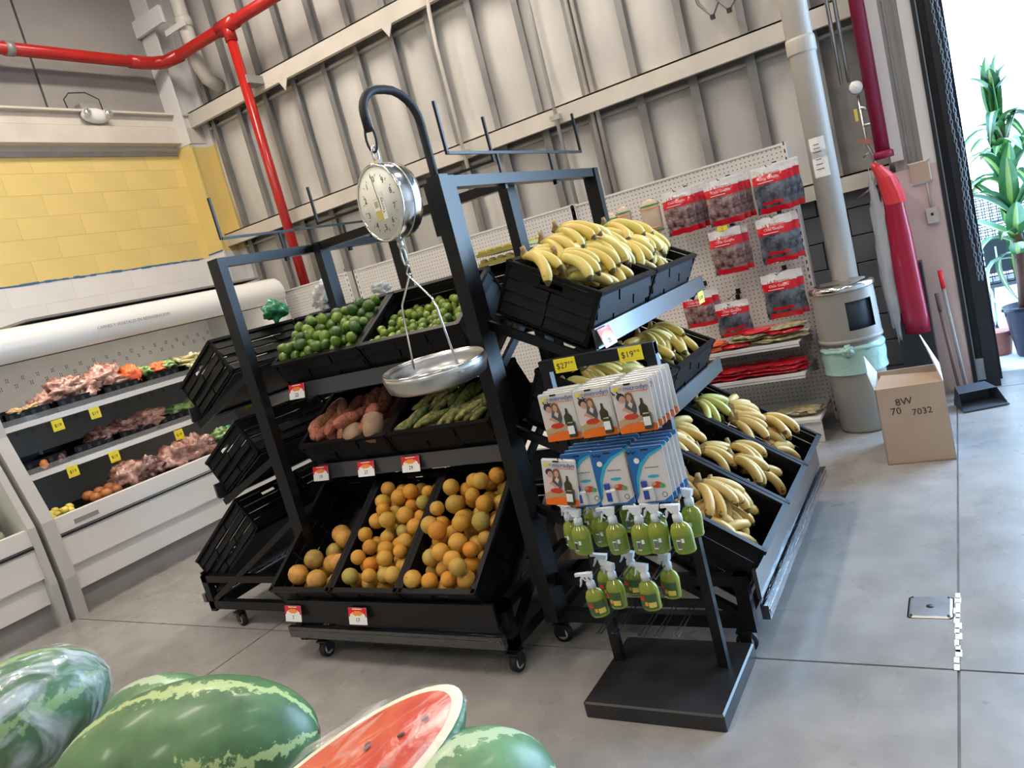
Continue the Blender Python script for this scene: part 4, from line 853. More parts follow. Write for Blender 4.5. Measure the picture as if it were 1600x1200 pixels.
def card_b(M, label, group, front=True):
    t = thing('hang_card', label, 'blister card', M, group)
    part('backing_card', MB().rbox((0, 0, 0), (.118, .190, .002), .004, RX(PI/2).to_3x3()), 'card_white', t); y = -.0024
    S = [('card_blue', [(-.059, .095), (-.059, -.085), (-.046, -.06), (-.036, -.01), (-.016, .032), (.014, .062), (.059, .083), (.059, .095)], y), ('card_blue', [(-.059, -.095), (.059, -.095), (.059, -.07), (.03, -.088), (-.02, -.090)], y),
         ('card_cyan', [(-.050, -.06), (-.046, -.06), (-.036, -.01), (-.016, .032), (.014, .062), (.059, .083), (.059, .089), (.010, .070), (-.024, .040), (-.044, -.005)], y-.0002), ('card_cyan', ellp(.012, -.005, .020, .005, 8), y-.0004),
         ('bowl_red', ellp(.018, -.034, .018, .011), y-.0004), ('leaf_mid', ellp(.034, -.038, .010, .008), y-.0006), ('food_tan', ellp(.008, -.030, .008, .006), y-.0007), ('leaf_green', ellp(.036, -.068, .009, .009), y-.0003), ('card_white', ellp(.036, -.068, .0065, .0065), y-.0005), ('white_print', ellp(-.032, .050, .010, .010, 7), y-.0004)]
    if front:
        multi('print', S, t); part('lettering', text_mesh('desinfectante', .0085, 'black_print', .0001), None, t, M=T(.012, y-.0006, .025) @ UP)
    else: multi('print', S[:2], t)
    b = part('blister_bottle', MB().rbox((-.012, -.010, -.058), (.036, .016, .045), .004), 'card_white', t, 'small white and navy bottle in the blister'); part('cap', MB().box((-.022, -.010, -.026), (.016, .012, .018)), 'ink_navy', b); part('label', MB().box((-.018, -.0186, -.060), (.018, .0006, .03)), 'ink_navy', b)
    part('hang_hole', MB().box((0, -.0022, .084), (.024, .0006, .006)), 'black_print', t); return t
rng = random.Random(41)
for i, (x, n) in enumerate(((-1.205, 3), (-1.075, 5), (-.94, 6))):
    nm = ('left', 'middle', 'right')[i]
    for k in range(n-1, -1, -1):
        card_a(T(x+.005*k, 2.105+.026*k, 1.088+.002*k) @ RZ(.10+rng.uniform(-.03, .03)) @ RY(rng.uniform(-.015, .02)), ('front' if k == 0 else 'rear')+' orange-bottomed blister card on the %s peg of the top row' % nm, None if k == 0 else 'orange cards behind the front one, %s peg' % nm, k < 2)
card_a(T(-1.255, 2.085, .868) @ RZ(.05) @ RY(.14), 'orange-bottomed blister card hung askew in the second row of the peg stand', None)
for i, (x, n) in enumerate(((-1.185, 4), (-1.075, 5), (-.945, 5))):
    nm = ('left', 'middle', 'right')[i]
    for k in range(n-1, -1, -1):
        card_b(T(x+.004*k, 2.11+.026*k, .862+.003*k) @ RZ(.08+rng.uniform(-.04, .04)) @ RY(rng.uniform(-.02, .02)), ('front' if k == 0 else 'rear')+' blue and white blister card on the %s peg of the second row' % nm, None if k == 0 else 'blue cards behind the front one, %s peg' % nm, k < 2)
# spray bottles
sb_body = MB().lathe([(.012, -.128), (.031, -.127), (.0345, -.121), (.034, -.10), (.0355, -.070), (.0345, -.052), (.027, -.036), (.015, -.027), (.013, -.022)], 18, .80).mesh('bottle_body', 'spray_liquid')
h = MB(); h.lathe([(.0155, -.024), (.0155, -.004), (.010, .004), (.010, .010)], 12); h.add([(-.012, -.010, .006), (.012, -.010, .006), (.012, .010, .006), (-.012, .010, .006), (-.030, -.008, .034), (.018, -.009, .030), (.018, .009, .030), (-.030, .008, .034)], [(0, 1, 5, 4), (1, 2, 6, 5), (2, 3, 7, 6), (3, 0, 4, 7), (4, 5, 6, 7), (0, 3, 2, 1)])
h.box((-.036, 0, .030), (.016, .012, .010)); sb_head = h.mesh('spray_head', 'spray_head')
sb_trig = MB().tube([(-.016, 0, .020), (-.028, 0, .012), (-.033, 0, -.004), (-.040, 0, -.014)], [.005, .005, .004, .003], 6).mesh('trigger', 'spray_head')
def curved(a0, a1, z0, z1, m, nm, rr=.0358):
    vs = []; n = 8
    for k in range(n+1): a = a0+(a1-a0)*k/n; vs += [(rr*math.cos(a), rr*.82*math.sin(a), z0), (rr*math.cos(a), rr*.82*math.sin(a), z1)]
    return MB().add(vs, [(2*k, 2*k+2, 2*k+3, 2*k+1) for k in range(n)], True).mesh(nm, m)
lab_a = curved(-PI*.86, -PI*.14, -.114, -.066, 'spray_label', 'label'); lab_d = curved(-PI*.86, -PI*.14, -.116, -.064, 'spray_label_dark', 'label')
bar_me = curved(-PI*.62, -PI*.50, -.108, -.076, 'white_print', 'barcode', .0366); bar2 = curved(-PI*.47, -PI*.39, -.086, -.072, 'white_print', 'barcode', .0366); rt = curved(-PI*.70, -PI*.56, -.086, -.072, 'tag_red', 'label_print', .0366); yl = curved(-PI*.44, -PI*.2, -.110, -.092, 'lemon', 'label_print', .0366); tm = curved(-PI*.55, -PI*.46, -.104, -.090, 'tag_orange', 'label_print', .0366)
barlines = MB()
for k in range(6):
    a = -PI*.60+k*PI*.018; barlines.box((.0372*math.cos(a), .0372*.82*math.sin(a), -.092), (.0010, .0008, .024))
barl = barlines.mesh('barcode_lines', 'black_print')
def spray(M, label, dark=False):
    t = thing('spray_bottle', label, 'spray bottle', M, None); b = part('bottle_body', sb_body, None, t)
    part('spray_head', sb_head, None, t); part('trigger', sb_trig, None, t)
    l = part('label', lab_d if dark else lab_a, None, t)
    if dark: part('label_print', rt, None, l); part('label_print', yl, None, l); part('label_print', tm, None, l)
    else: part('barcode', bar_me, None, l); part('barcode', bar2, None, l); part('barcode_lines', barl, None, l)
rng = random.Random(17)
S3 = [(-1.232, 2.095, .735, 'first spray bottle from the left in the front line of the upper row'), (-1.105, 2.095, .735, 'second spray bottle from the left in the front line of the upper row'), (-1.012, 2.095, .733, 'third spray bottle from the left in the front line of the upper row'), (-.882, 2.095, .733, 'rightmost spray bottle in the front line of the upper row'),
      (-1.31, 2.17, .722, 'spray bottle at the far left, half behind the front one of the upper row'), (-1.19, 2.16, .735, 'spray bottle just behind the gap between the first two of the upper row'), (-.985, 2.16, .745, 'spray bottle behind the third one of the upper row, to its right'), (-.955, 2.10, .735, 'spray bottle left of the rightmost one in the upper row'), (-.865, 2.18, .750, 'spray bottle at the right post of the peg stand, upper row'),
      (-1.255, 2.24, .745, 'shaded spray bottle at the back left of the upper row'), (-1.11, 2.235, .75, 'shaded spray bottle at the back middle of the upper row'), (-1.04, 2.235, .75, 'shaded spray bottle at the back right of the upper row')]
for x, y, z, l in S3: spray(T(x, y, z) @ RZ(rng.uniform(-.5, .3)) @ RY(rng.uniform(-.06, .06)), l)
S4 = [(-1.25, 2.10, .500, 'leftmost tilted spray bottle of the lower row', .10), (-1.165, 2.11, .530, 'front middle spray bottle of the lower row', 0), (-1.045, 2.11, .525, 'front right spray bottle of the lower row', 0), (-1.235, 2.20, .520, 'spray bottle behind the leftmost one of the lower row', -.05), (-1.13, 2.20, .530, 'spray bottle behind the front middle one of the lower row', -.1), (-1.0, 2.20, .520, 'spray bottle behind the front right one of the lower row', -.05)]
for x, y, z, l, ty in S4: spray(T(x, y, z) @ RZ(rng.uniform(-.5, .2)) @ RY(-ty), l, True)
solo('carton', MB().bb(-.16, .16, -.12, .12, 0, .25), 'cardboard', 'brown carton in the dark behind the peg stand', 'box', M=T(-1.83, 3.0, .20) @ RZ(.1))
# ------------------------------------------------------------------ gondola by the back wall
def gondola(x0, x1, label, shelves=(), top=1.93, y=5.46, deck=True):
    o = thing('pegboard_shelf', label, 'shelf', T(x0, y, 0)); W = x1-x0
    part('pegboard', MB().bb(0, W, -.008, .008, .12, top-.012), 'peg_board', o); part('top_edge', MB().bb(0, W, -.014, .012, top-.014, top), 'white_shelf', o)
    for x in (-.018, W+.018):
        u = part('upright', MB().bb(x-.018, x+.018, -.03, .04, 0, top), 'white_shelf', o)
        mb = MB()
        for k in range(int(top/.05)): mb.bb(x-.004, x+.004, -.0312, -.029, .06+k*.05, .085+k*.05)
        part('slots', mb, 'black_print', u)
    if deck: part('base_deck', MB().bb(0, W, -.52, 0, .14, .16), 'white_shelf', o)
    if deck: part('kick_plate', MB().bb(0, W, -.50, -.48, 0, .14), 'white_shelf', o)
    for z, d in shelves:
        s = part('shelf_board', MB().bb(0, W-.05, -d, 0, z-.012, z), 'white_shelf', o); part('ticket_rail', MB().bb(0, W-.05, -d-.012, -d, z-.030, z+.008), 'white_enamel', s); part('ticket_groove', MB().bb(0, W-.05, -d-.013, -d-.0115, z-.018, z-.013), 'grey_steel', s)
        mb = MB().prism([(-.0, z), (-d, z), (-.0, z-.09)], W-.05, W-.045, 'x'); part('shelf_bracket', mb, 'grey_steel', s)
    return o
gondola(-2.52, -.965, 'white pegboard shelf by the back wall hung with red spice packets', ((.668, .44), (.456, .44)))
gondola(-3.60, -2.56, 'white pegboard shelf seen between the posts of the racks', top=1.94)
gondola(-4.85, -3.64, 'white pegboard shelf behind the hanging scale, with holes showing', top=1.94)
gondola(-6.0, -5.10, 'white pegboard leaning by the red pipe beyond the cooler', top=1.95, y=5.56, deck=False)
rngp = random.Random(3)
def hook(x, z): solo('wall_hook', MB().tube([(x, 5.45, z), (x, 5.16, z-.012), (x, 5.145, z)], .0028, 6).box((x, 5.448, z), (.03, .008, .035)), 'dark_steel', 'wire peg hook on the pegboard', 'hook', 'wire hooks on the pegboard')
def spice_bag(x, y, z, w, hh, kind, seed, group, label, text=True, ry=0):
    """pillow pack: header, red band, see-through belly, red foot"""
    t = thing('spice_packet', label, 'packet', T(x, y, z) @ RY(ry) @ RZ(rngp.uniform(-.1, .1)), group); nx, nz = 10, 16
    def P(i, j, s):
        u, v = i/nx, j/nz; b = (4*u*(1-u))**.6*(max(0, min(1, 4*v*(1-v)))**.7)*(1 if v < .72 else max(0, (1-v)/.28)); th = .026*b
        th += .005*noise.noise(Vector((u*6+seed, v*8, seed)))*(1 if 0 < i < nx else .3)
        return ((u-.5)*w*(1-.03*math.sin(v*9+seed)), s*th+(.0 if s < 0 else .002), -v*0+(v-.5)*hh+.006*noise.noise(Vector((u*5, v, seed))))
    mats = ['spice_header', 'spice_red', 'spice_clear' if kind == 'clear' else 'spice_dark']
    mb = MB()
    for s in (-1, 1):
        vs = [P(i, j, s) for j in range(nz+1) for i in range(nx+1)]; base_ = len(mb.v); mb.add(vs, [], True)
        for j in range(nz):
            for i in range(nx):
                v = (j+.5)/nz; k = 0 if v > .80 else 1 if v > .60 else 2
                if v < .12 and i > 0 : k = 1
                if .18 < v < .34 and kind == 'dark' and 2 <= i <= 7 and abs((j+.5)/nz-.22-.0016*(i-4.5)**2) < .035: k = 1
                f = (j*(nx+1)+i, j*(nx+1)+i+1, (j+1)*(nx+1)+i+1, (j+1)*(nx+1)+i); mb.f.append(tuple(base_+q for q in (f if s < 0 else f[::-1]))); mb.m.append(k); mb.sm.append(True)
    part('pouch', mb, mats, t)
    if text:
        part('brand_text', text_mesh('LA Barranca', w*.13, 'peg_text', .0002), None, t, M=T(.0, -.014, hh*.335) @ UP); part('product_text', text_mesh('Chile Guajillo', w*.105, 'white_print', .0002), None, t, M=T(-.0, -.024, hh*.24) @ UP)
        part('text_line', MB().box((-.02*w/.2, -.0255, hh*.165), (w*.45, .0005, .004)), 'white_print', t)
SB = [(-1.03, 5.20, 1.655, 'dark', 'top row, rightmost', 3), (-1.345, 5.20, 1.655, 'clear', 'top row, second from the right', 3), (-1.65, 5.20, 1.665, 'clear', 'top row, third from the right', 3), (-1.06, 5.20, 1.33, 'dark', 'second row, rightmost', 2), (-1.385, 5.20, 1.325, 'clear', 'second row, left one', 2), (-1.10, 5.20, .96, 'dark', 'third row, rightmost', 2), (-1.665, 5.20, .97, 'clear', 'third row, left one under the blue rail', 2), (-1.44, 5.20, .865, 'dark', 'third row, low orange-topped one', 1)]
for i, (x, y, z, k, where, n) in enumerate(SB):
    hook(x, z+.155)
    for q in range(n): spice_bag(x+q*.030, y+q*.05, z+q*.004, .225, .30 if i < 6 else .24, k, i*3.1+q, None if q == 0 else 'spice packets behind the front one, '+where, 'red-banded spice packet on the pegboard, '+where if q == 0 else 'red-banded spice packet behind the front one, '+where, q == 0)
hook(-1.45, .98)
for i, (x, z, w) in enumerate(((-1.86, 1.68, .16), (-2.06, 1.68, .12), (-2.16, 1.66, .12))):
    t = thing('tostada_bag', ('large', 'small', 'smaller, partly hidden')[i]+' bag of tostadas with green and orange bands on the pegboard', 'packet', T(x, 5.22, z)); 
    part('pouch', MB().ell(w/2, .03, .13, 14, 10, fn=lambda v: Vector((max(-.85, min(.85, v.x*1.25)), v.y, v.z))), 'tortilla', t)
    for zz, m, dz in ((.085, 'leaf_mid', .022), (.060, 'tag_orange', .022), (-.075, 'tag_orange', .02), (-.095, 'leaf_mid', .018)): part('print_band', MB().ell(w/2*1.0, .0315, dz/2, 14, 4, c=(0, 0, zz)), m, t, ('green' if m == 'leaf_mid' else 'orange')+' printed band')
yellow_tag(T(-1.375, 5.14, 1.485), '9', 'small yellow tag on a hook of the pegboard', .07, .03, .02)
rng = random.Random(12)
for i in range(9):
    x = -1.44+.44*(i/8.0)+rng.uniform(-.01, .01)
    solo('flat_packet', crumple(.13, .10, .016, None, i*1.7, amp=.25), 'tan_bag' if i % 3 else 'spice_red', ('tan' if i % 3 else 'red')+' flat packet in the pile on the upper white shelf', 'packet', ('tan' if i % 3 else 'red')+' packets on the upper shelf', T(min(x, -1.10), 5.16+.02*(i % 2), .690+.023*(i % 4)) @ RZ(rng.uniform(-.2, .2)))
for i in range(12):
    solo('flat_packet', crumple(.14, .12, .018, None, i*2.3, amp=.25), 'spice_red', 'bright red flat packet piled on the lower white shelf', 'packet', 'red packets on the lower shelf', T(-1.15-(i % 4)*.16, 5.15+.02*(i % 2), .478+.024*(i//4)) @ RZ(rng.uniform(-.2, .2)))
for i in range(4): solo('flat_packet', crumple(.10, .08, .02, None, i*2.9, amp=.3), 'pack_orange', 'orange crinkled packet beside the tan ones on the upper shelf', 'packet', 'orange packets on the upper shelf', T(-1.60-(i % 2)*.15, 5.13, .69+.03*(i//2)))
solo('flat_packet', crumple(.14, .10, .02, None, 4, amp=.4), 'tan_bag', 'shiny packet lying on the bottom deck of the pegboard shelf', 'packet', M=T(-1.1, 5.1, .19))
# ------------------------------------------------------------------ trash bin
o = thing('trash_bin', 'beige trash bin with a metal top and a mint bag tied round its rim', 'trash bin', T(-.735, 5.20, 0) @ SCL(.88, .88, 1))
part('body', MB().lathe([(.17, 0), (.185, .02), (.205, .60), (.205, .62)], 28), 'bin_beige', o)
a0, a1 = math.radians(-82), math.radians(-26)
mb = MB(); n = 40; zs = [.60, .68, .86, .94]; rr = [.215, .215, .212, .208]
vs = [(rr[j]*math.cos(2*PI*k/n), rr[j]*math.sin(2*PI*k/n), zs[j]) for j in range(4) for k in range(n)]; fs = []
for j in range(3):
    for k in range(n):
        a = 2*PI*(k+.5)/n-2*PI
        if j == 1 and a0 < a < a1: continue
        if j == 1 and a0 < a+2*PI < a1: continue
        fs.append((j*n+k, j*n+(k+1) % n, (j+1)*n+(k+1) % n, (j+1)*n+k))
mb.add(vs, fs, True); part('hood', mb, 'bin_beige', o, 'hood with a dark square opening'); part('inner_liner', MB().lathe([(.19, .60), (.19, .93)], 24), 'bin_dark', o)
part('hood_rim', MB().lathe([(.219, .60), (.222, .61), (.219, .625), (.205, .628)], 32), 'bin_beige', o)
part('metal_top', MB().lathe([(.213, .925), (.224, .935), (.222, .955), (.205, .968), (.17, .972), (.16, .955), (.10, .950), (.01, .95)], 36), 'chrome', o)
part('bag_rim', crumple(.222, .222, .055, None, 5, n=40, amp=.10, f=5), 'bag_mint', o, 'mint plastic bag', M=T(0, 0, .555)); part('bag_skirt', MB().lathe([(.215, .56), (.222, .50), (.214, .44), (.219, .40)], 36, cap=False), 'bag_mint', o); part('bag_knot', crumple(.035, .03, .035, None, 2, amp=.5), 'bag_mint', o, M=T(-.0, -.225, .56))
# ------------------------------------------------------------------ cardboard box
o = thing('cardboard_box', 'open cardboard box with hand written numbers standing on the floor by the bin', 'box', T(-.39, 4.43, 0) @ RZ(.06)); w, d, h = .335, .42, .44
part('front_side', MB().bb(-w/2, w/2, 0, .006, 0, h), 'cardboard', o); part('back_side', MB().bb(-w/2, w/2, d-.006, d, 0, h), 'cardboard', o)
part('left_side', MB().bb(-w/2, -w/2+.006, 0, d, 0, h), 'cardboard', o); part('right_side', MB().bb(w/2-.006, w/2, 0, d, 0, h), 'cardboard_pale', o, 'pale right side of the box'); part('bottom', MB().bb(-w/2, w/2, 0, d, 0, .006), 'cardboard', o)
part('flap', MB().add([(-w/2, .0, h), (w/2, .0, h), (w/2-.02, .11, h+.03), (-w/2+.04, .11, h+.05), (-w/2, .004, h), (w/2, .004, h), (w/2-.02, .114, h+.026), (-w/2+.04, .114, h+.046)], [(0, 1, 2, 3), (7, 6, 5, 4), (0, 4, 5, 1), (2, 6, 7, 3)]), 'cardboard', o, 'front flap folded inwards')
part('flap', MB().add([(w/2, 0, h), (w/2, d, h), (w/2-.07, d-.08, h+.2), (w/2-.05, .06, h+.19), (w/2-.006, 0, h), (w/2-.006, d, h), (w/2-.076, d-.08, h+.2), (w/2-.056, .06, h+.19)], [(0, 1, 2, 3), (7, 6, 5, 4), (2, 6, 7, 3), (0, 3, 7, 4)]), 'cardboard_pale', o, 'tall pale flap standing up on the right')
part('flap', MB().add([(-w/2, 0, h), (-w/2, d, h), (-w/2-.05, d-.04, h+.12), (-w/2-.03, .1, h+.08), (-w/2+.005, 0, h), (-w/2+.005, d, h), (-w/2-.045, d-.04, h+.12), (-w/2-.025, .1, h+.08)], [(3, 2, 1, 0), (4, 5, 6, 7), (0, 4, 7, 3)]), 'cardboard_pale', o)
for tx, x, z, s in (('8W', -.035, .355, .055), ('70', -.08, .305, .055), ('7032', .045, .29, .050)): part('handwriting', text_mesh(tx, s, 'black_print', .0003), None, o, M=T(x, -.0012, z) @ UP @ RZ(.05))
# ------------------------------------------------------------------ fire riser, hose cover, fittings
o = thing('fire_riser', 'thick crimson riser pipe with gauge and small valves beside the door column', 'pipe', T(-.405, 5.74, 0))
part('pipe_run', MB().cyl((0, 0, 7), (0, 0, 1.66), .045, 16), 'red_dark', o); part('flange', MB().lathe([(.062, 1.66), (.062, 1.70), (.05, 1.71)], 16), 'red_dark', o)
part('gauge_body', MB().tube([(-.085, -.03, 2.15), (-.085, -.005, 2.15)], .045, 20), 'dull_steel', o); part('gauge_face', MB().tube([(-.085, -.032, 2.15), (-.085, -.03, 2.15)], .04, 20), 'white_print', o); part('needle', MB().bar((-.10, -.033, 2.165), (-.075, -.033, 2.14), .003, .001), 'black_print', o)
part('valve_tree', MB().tube([(-.085, 0, 2.10), (-.085, 0, 1.78), (-.06, 0, 1.70), (-.06, 0, 1.5)], .010, 8).tube([(-.085, 0, 1.9), (-.0, 0, 1.9)], .012, 8).tube([(-.085, 0, 2.02), (-.04, 0, 2.0)], .014, 8), 'dull_steel', o)
part('valve_tag', MB().box((-.115, -.01, 1.98), (.02, .003, .08)), 'lemon', o, 'yellow valve tag'); part('valve_handle', MB().box((-.09, -.02, 1.80), (.08, .01, .03), RY(.3).to_3x3()), 'terracotta', o)
part('hose_loop', MB().tube([(-.12, 0, 1.70), (-.07, 0, 1.73), (-.05, 0, 1.62), (-.09, 0, 1.50), (-.2, 0, 1.44)], .008, 6), 'dull_steel', o)
o = thing('conduit', 'two thin silver conduits left of the crimson riser', 'conduit', T(0, 0, 0))
for x in (-.53, -.575): part('tube', MB().cyl((x, 5.76, 7), (x, 5.76, 2.2), .013, 8), 'dull_steel', o)
o = thing('hose_cover', 'long red vinyl cover over the hose, hanging by the door column', 'cover', T(-.385, 5.60, 0))
def hc(z, wx, wy, cx=0): return [(cx+wx*math.cos(a)*(1 if abs(math.cos(a)) < .7 else 1), wy*math.sin(a), z) for a in [2*PI*k/12 for k in range(12)]]
rows = [(.49, .075, .05, .01), (.60, .08, .06, .005), (.9, .078, .065, 0), (1.15, .072, .06, 0), (1.33, .06, .05, 0), (1.42, .058, .05, 0), (1.50, .05, .05, .0), (1.56, .045, .045, -.03)]
mb = MB(); vs = [p for r in rows for p in hc(*r)]; fs = [(j*12+k, j*12+(k+1) % 12, (j+1)*12+(k+1) % 12, (j+1)*12+k) for j in range(len(rows)-1) for k in range(12)]+[tuple(range(11, -1, -1))]; mb.add(vs, fs, True)
part('cover_body', mb, 'vinyl_red', o); rows = [(1.36, .066, .056, .01), (1.44, .066, .06, .0), (1.54, .056, .058, -.02), (1.62, .035, .04, -.06), (1.65, .01, .01, -.08)]
mb = MB(); mb.add([p for r in rows for p in hc(*r)], [(j*12+k, j*12+(k+1) % 12, (j+1)*12+(k+1) % 12, (j+1)*12+k) for j in range(len(rows)-1) for k in range(12)], False); part('cover_flap', mb, 'vinyl_red_light', o, 'brighter red flap over the top')
solo('clear_plastic_sleeve', crumple(.045, .035, .52, None, 6, n=18, k=20, amp=.35, f=3), 'bag_clear', 'crumpled clear plastic hanging left of the red cover', 'plastic', M=T(-.49, 5.58, 1.02))
solo('dark_cabinet', MB().bb(-.12, .08, -.05, .08, 0, .95).bb(-.004, .004, -.052, -.05, 0, .95), 'door_black', 'dark metal cabinet standing below the red cover', 'cabinet', M=T(-.37, 5.66, 0))
o = thing('electric_box', 'square cream switch box on the pinkish board', 'switch box', T(-.19, 5.835, 1.215)); part('box', MB().rbox((0, 0, 0), (.075, .105, .04), .006, RX(PI/2).to_3x3()), 'pvc', o); part('switch', MB().box((-.0, -.022, .01), (.016, .004, .018)), 'black_print', o); part('riser_conduit', MB().cyl((0, 0, .05), (0, 0, .22), .008, 8), 'pvc', o)
o = thing('junction_box', 'square tan junction box above the switch box', 'junction box', T(-.22, 5.845, 1.51)); part('box', MB().bb(-.055, .055, -.02, .03, -.065, .065), 'cardboard', o); part('frame', MB().bb(-.062, .062, -.012, .02, -.072, -.064).bb(-.062, .062, -.012, .02, .064, .072).bb(.055, .062, -.012, .02, -.07, .07), 'white_print', o)
for l, x, y, z, m, t in (('broom handle with a red grip leaning on the pinkish board', -.195, 5.70, .86, 'grey_steel', 'tag_red'), ('plain brown broom handle leaning beside the red-gripped one', -.235, 5.72, .71, 'wood_handle', 'wood_handle')):
    o = thing('broom_handle', l, 'broom', T(x, y, 0)); part('shaft', MB().cyl((.04, -.10, .02), (0, 0, z-.12), .011, 8), m, o); part('grip', MB().cyl((.002, -.004, z-.12), (-.004, .01, z), .014, 8), t, o)
o = thing('dustpan', 'dark lobby dustpan lying by the foot of the door frame', 'dustpan', T(-.10, 5.42, 0) @ RZ(.35)); part('pan_floor', MB().prism([(-.13, -.12), (.13, -.12), (.11, .1), (-.11, .1)], .004, .012, 'z'), 'basket_dark', o); part('hood', MB().add([(-.13, -.10, .01), (-.11, .1, .01), (.11, .1, .01), (.13, -.10, .01), (-.11, -.02, .10), (-.09, .1, .12), (.09, .1, .12), (.11, -.02, .10)], [(0, 4, 5, 1), (1, 5, 6, 2), (2, 6, 7, 3), (4, 7, 6, 5)]), 'basket_dark', o)
# door chain: each link a part
o = thing('hoist_chain', 'steel hoist chain hanging down the black door frame', 'chain', T(.005, 5.80, 0))
lk = link_ring(0, .0075, .0175, .0025).mesh('chain_link', 'chain_steel')
for s, x in ((0, 0), (1, .026)):
    for k in range(72): part('chain_link', lk, None, o, M=T(x+.006*math.sin(k*.3+s), -.02*(s), 2.95-k*.031) @ RZ(PI/2*(k % 2)+.4))
# ------------------------------------------------------------------ outside
def leaf_mesh(L, w, droop, m, seed):
    mb = MB(); n = 9; vs = []
    for i in range(n+1):
        t = i/n; ww = w*math.sin(PI*min(1, .12+t*.88))**.7*(1-t*.15); x = L*t*math.cos(droop*t*.6); z = L*t*math.sin(.9-droop*t)
        vs += [(x, -ww/2, z+ww*.18), (x, -ww*.14, z), (x, ww*.14, z), (x, ww/2, z+ww*.18)]
    fs = []; mi = []
    for i in range(n):
        for k in range(3): fs.append((i*4+k, i*4+k+1, (i+1)*4+k+1, (i+1)*4+k)); mi.append(1 if k == 1 else 0)
    mb.add(vs, fs, True); mb.m = mi; return mb.mesh('leaf', [m, 'leaf_pale'])
lv = [leaf_mesh(.46, .12, .7, 'leaf_green', 1), leaf_mesh(.42, .11, 1.3, 'leaf_mid', 2), leaf_mesh(.50, .10, 1.9, 'leaf_green', 3), leaf_mesh(.40, .13, .2, 'leaf_mid', 4)]
def dracaena(x, y, h, label, seed, crowns):
    o = thing('potted_plant', label, 'plant', T(x, y, 0)); rng = random.Random(seed)
    part('pot', MB().lathe([(.10, 0), (.105, .01), (.15, .34), (.165, .35), (.165, .375), (.15, .378), (.14, .34), (.02, .335)], 24), 'pot_dark', o); part('soil', MB().lathe([(.14, .33), (.01, .335)], 16), 'stem_brown', o)
    part('trunk', MB().tube([(0, 0, .33), (.01, 0, h*.4), (-.01, 0, h*.62), (0, 0, h)], [.055, .045, .035, .02], 10), 'stem_brown', o)
    for (z, n, up) in crowns:
        for k in range(n):
            part('leaf', lv[rng.randrange(4)] if up < .9 else lv[3 if k % 2 else 0], None, o, M=T(-.005, 0, z+rng.uniform(-.05, .05)) @ RZ(k*2.4+rng.uniform(-.3, .3)) @ RY(-up+rng.uniform(-.15, .15)) @ SCL(rng.uniform(.75, 1.05)))
dracaena(.28, 6.62, 1.75, 'tall striped dracaena in a dark pot just outside the doorway', 4, ((1.72, 9, .95), (1.60, 10, .8), (1.42, 12, .65), (1.22, 12, .5), (1.02, 10, .3), (.85, 9, .0), (.72, 6, -.3)))
def basket(o_, z, s):
    mb = MB()
    for k in range(9):
        x = -.2+k*.05
        for y in (-.14, .14): mb.box((x, y, z+.1), (.006, .006, .2))
    for k in range(6): 
        for x in (-.2, .2): mb.box((x, -.14+k*.056, z+.1), (.006, .006, .2))
    for q in range(5):
        zz = z+.01+q*.047
        for y in (-.14, .14): mb.box((0, y, zz), (.41, .007, .008))
        for x in (-.2, .2): mb.box((x, 0, zz), (.007, .28, .008))
    mb.box((0, 0, z), (.40, .28, .006)); return mb
o = thing('shopping_trolley', 'dark wire shopping trolley with a white number outside the doorway', 'trolley', T(.24, 7.35, 0) @ RZ(.1))
for i, z in enumerate((.48, .72, .96)): part('basket', basket(o, z, i), 'basket_dark', o)
part('panel', MB().bb(-.18, .12, -.149, -.146, .56, .84), 'basket_dark', o); part('number', text_mesh('1', .14, 'white_print', .001), None, o, M=T(-.10, -.152, .72) @ UP)
part('tray', MB().bb(-.2, .2, -.14, .14, .44, .47), 'chain_steel', o)
for x in (-.17, .17):
    for y in (-.11, .11): l = part('leg', MB().cyl((x, y, .09), (x*.9, y, .46), .012, 8), 'dull_steel', o); part('wheel', MB().tube([(x-.015, y, .06), (x+.015, y, .06)], .06, 16), 'rubber', l)
solo('clay_pot', MB().lathe([(.07, 0), (.09, .14), (.10, .15), (.10, .18), (.08, .18)], 18), 'terracotta', 'small reddish clay pot on the ground behind the dark plant pot', 'pot', M=T(.08, 6.75, 0))
o = thing('mop', 'mop handle with a magenta sleeve leaning beside the outdoor plant', 'mop', T(.46, 6.55, 0)); part('shaft', MB().cyl((.02, .05, 0), (0, 0, 1.9), .014, 8), 'chain_steel', o); part('sleeve', MB().cyl((.004, .008, 1.55), (.001, .003, 1.78), .022, 10), 'vinyl_red', o)
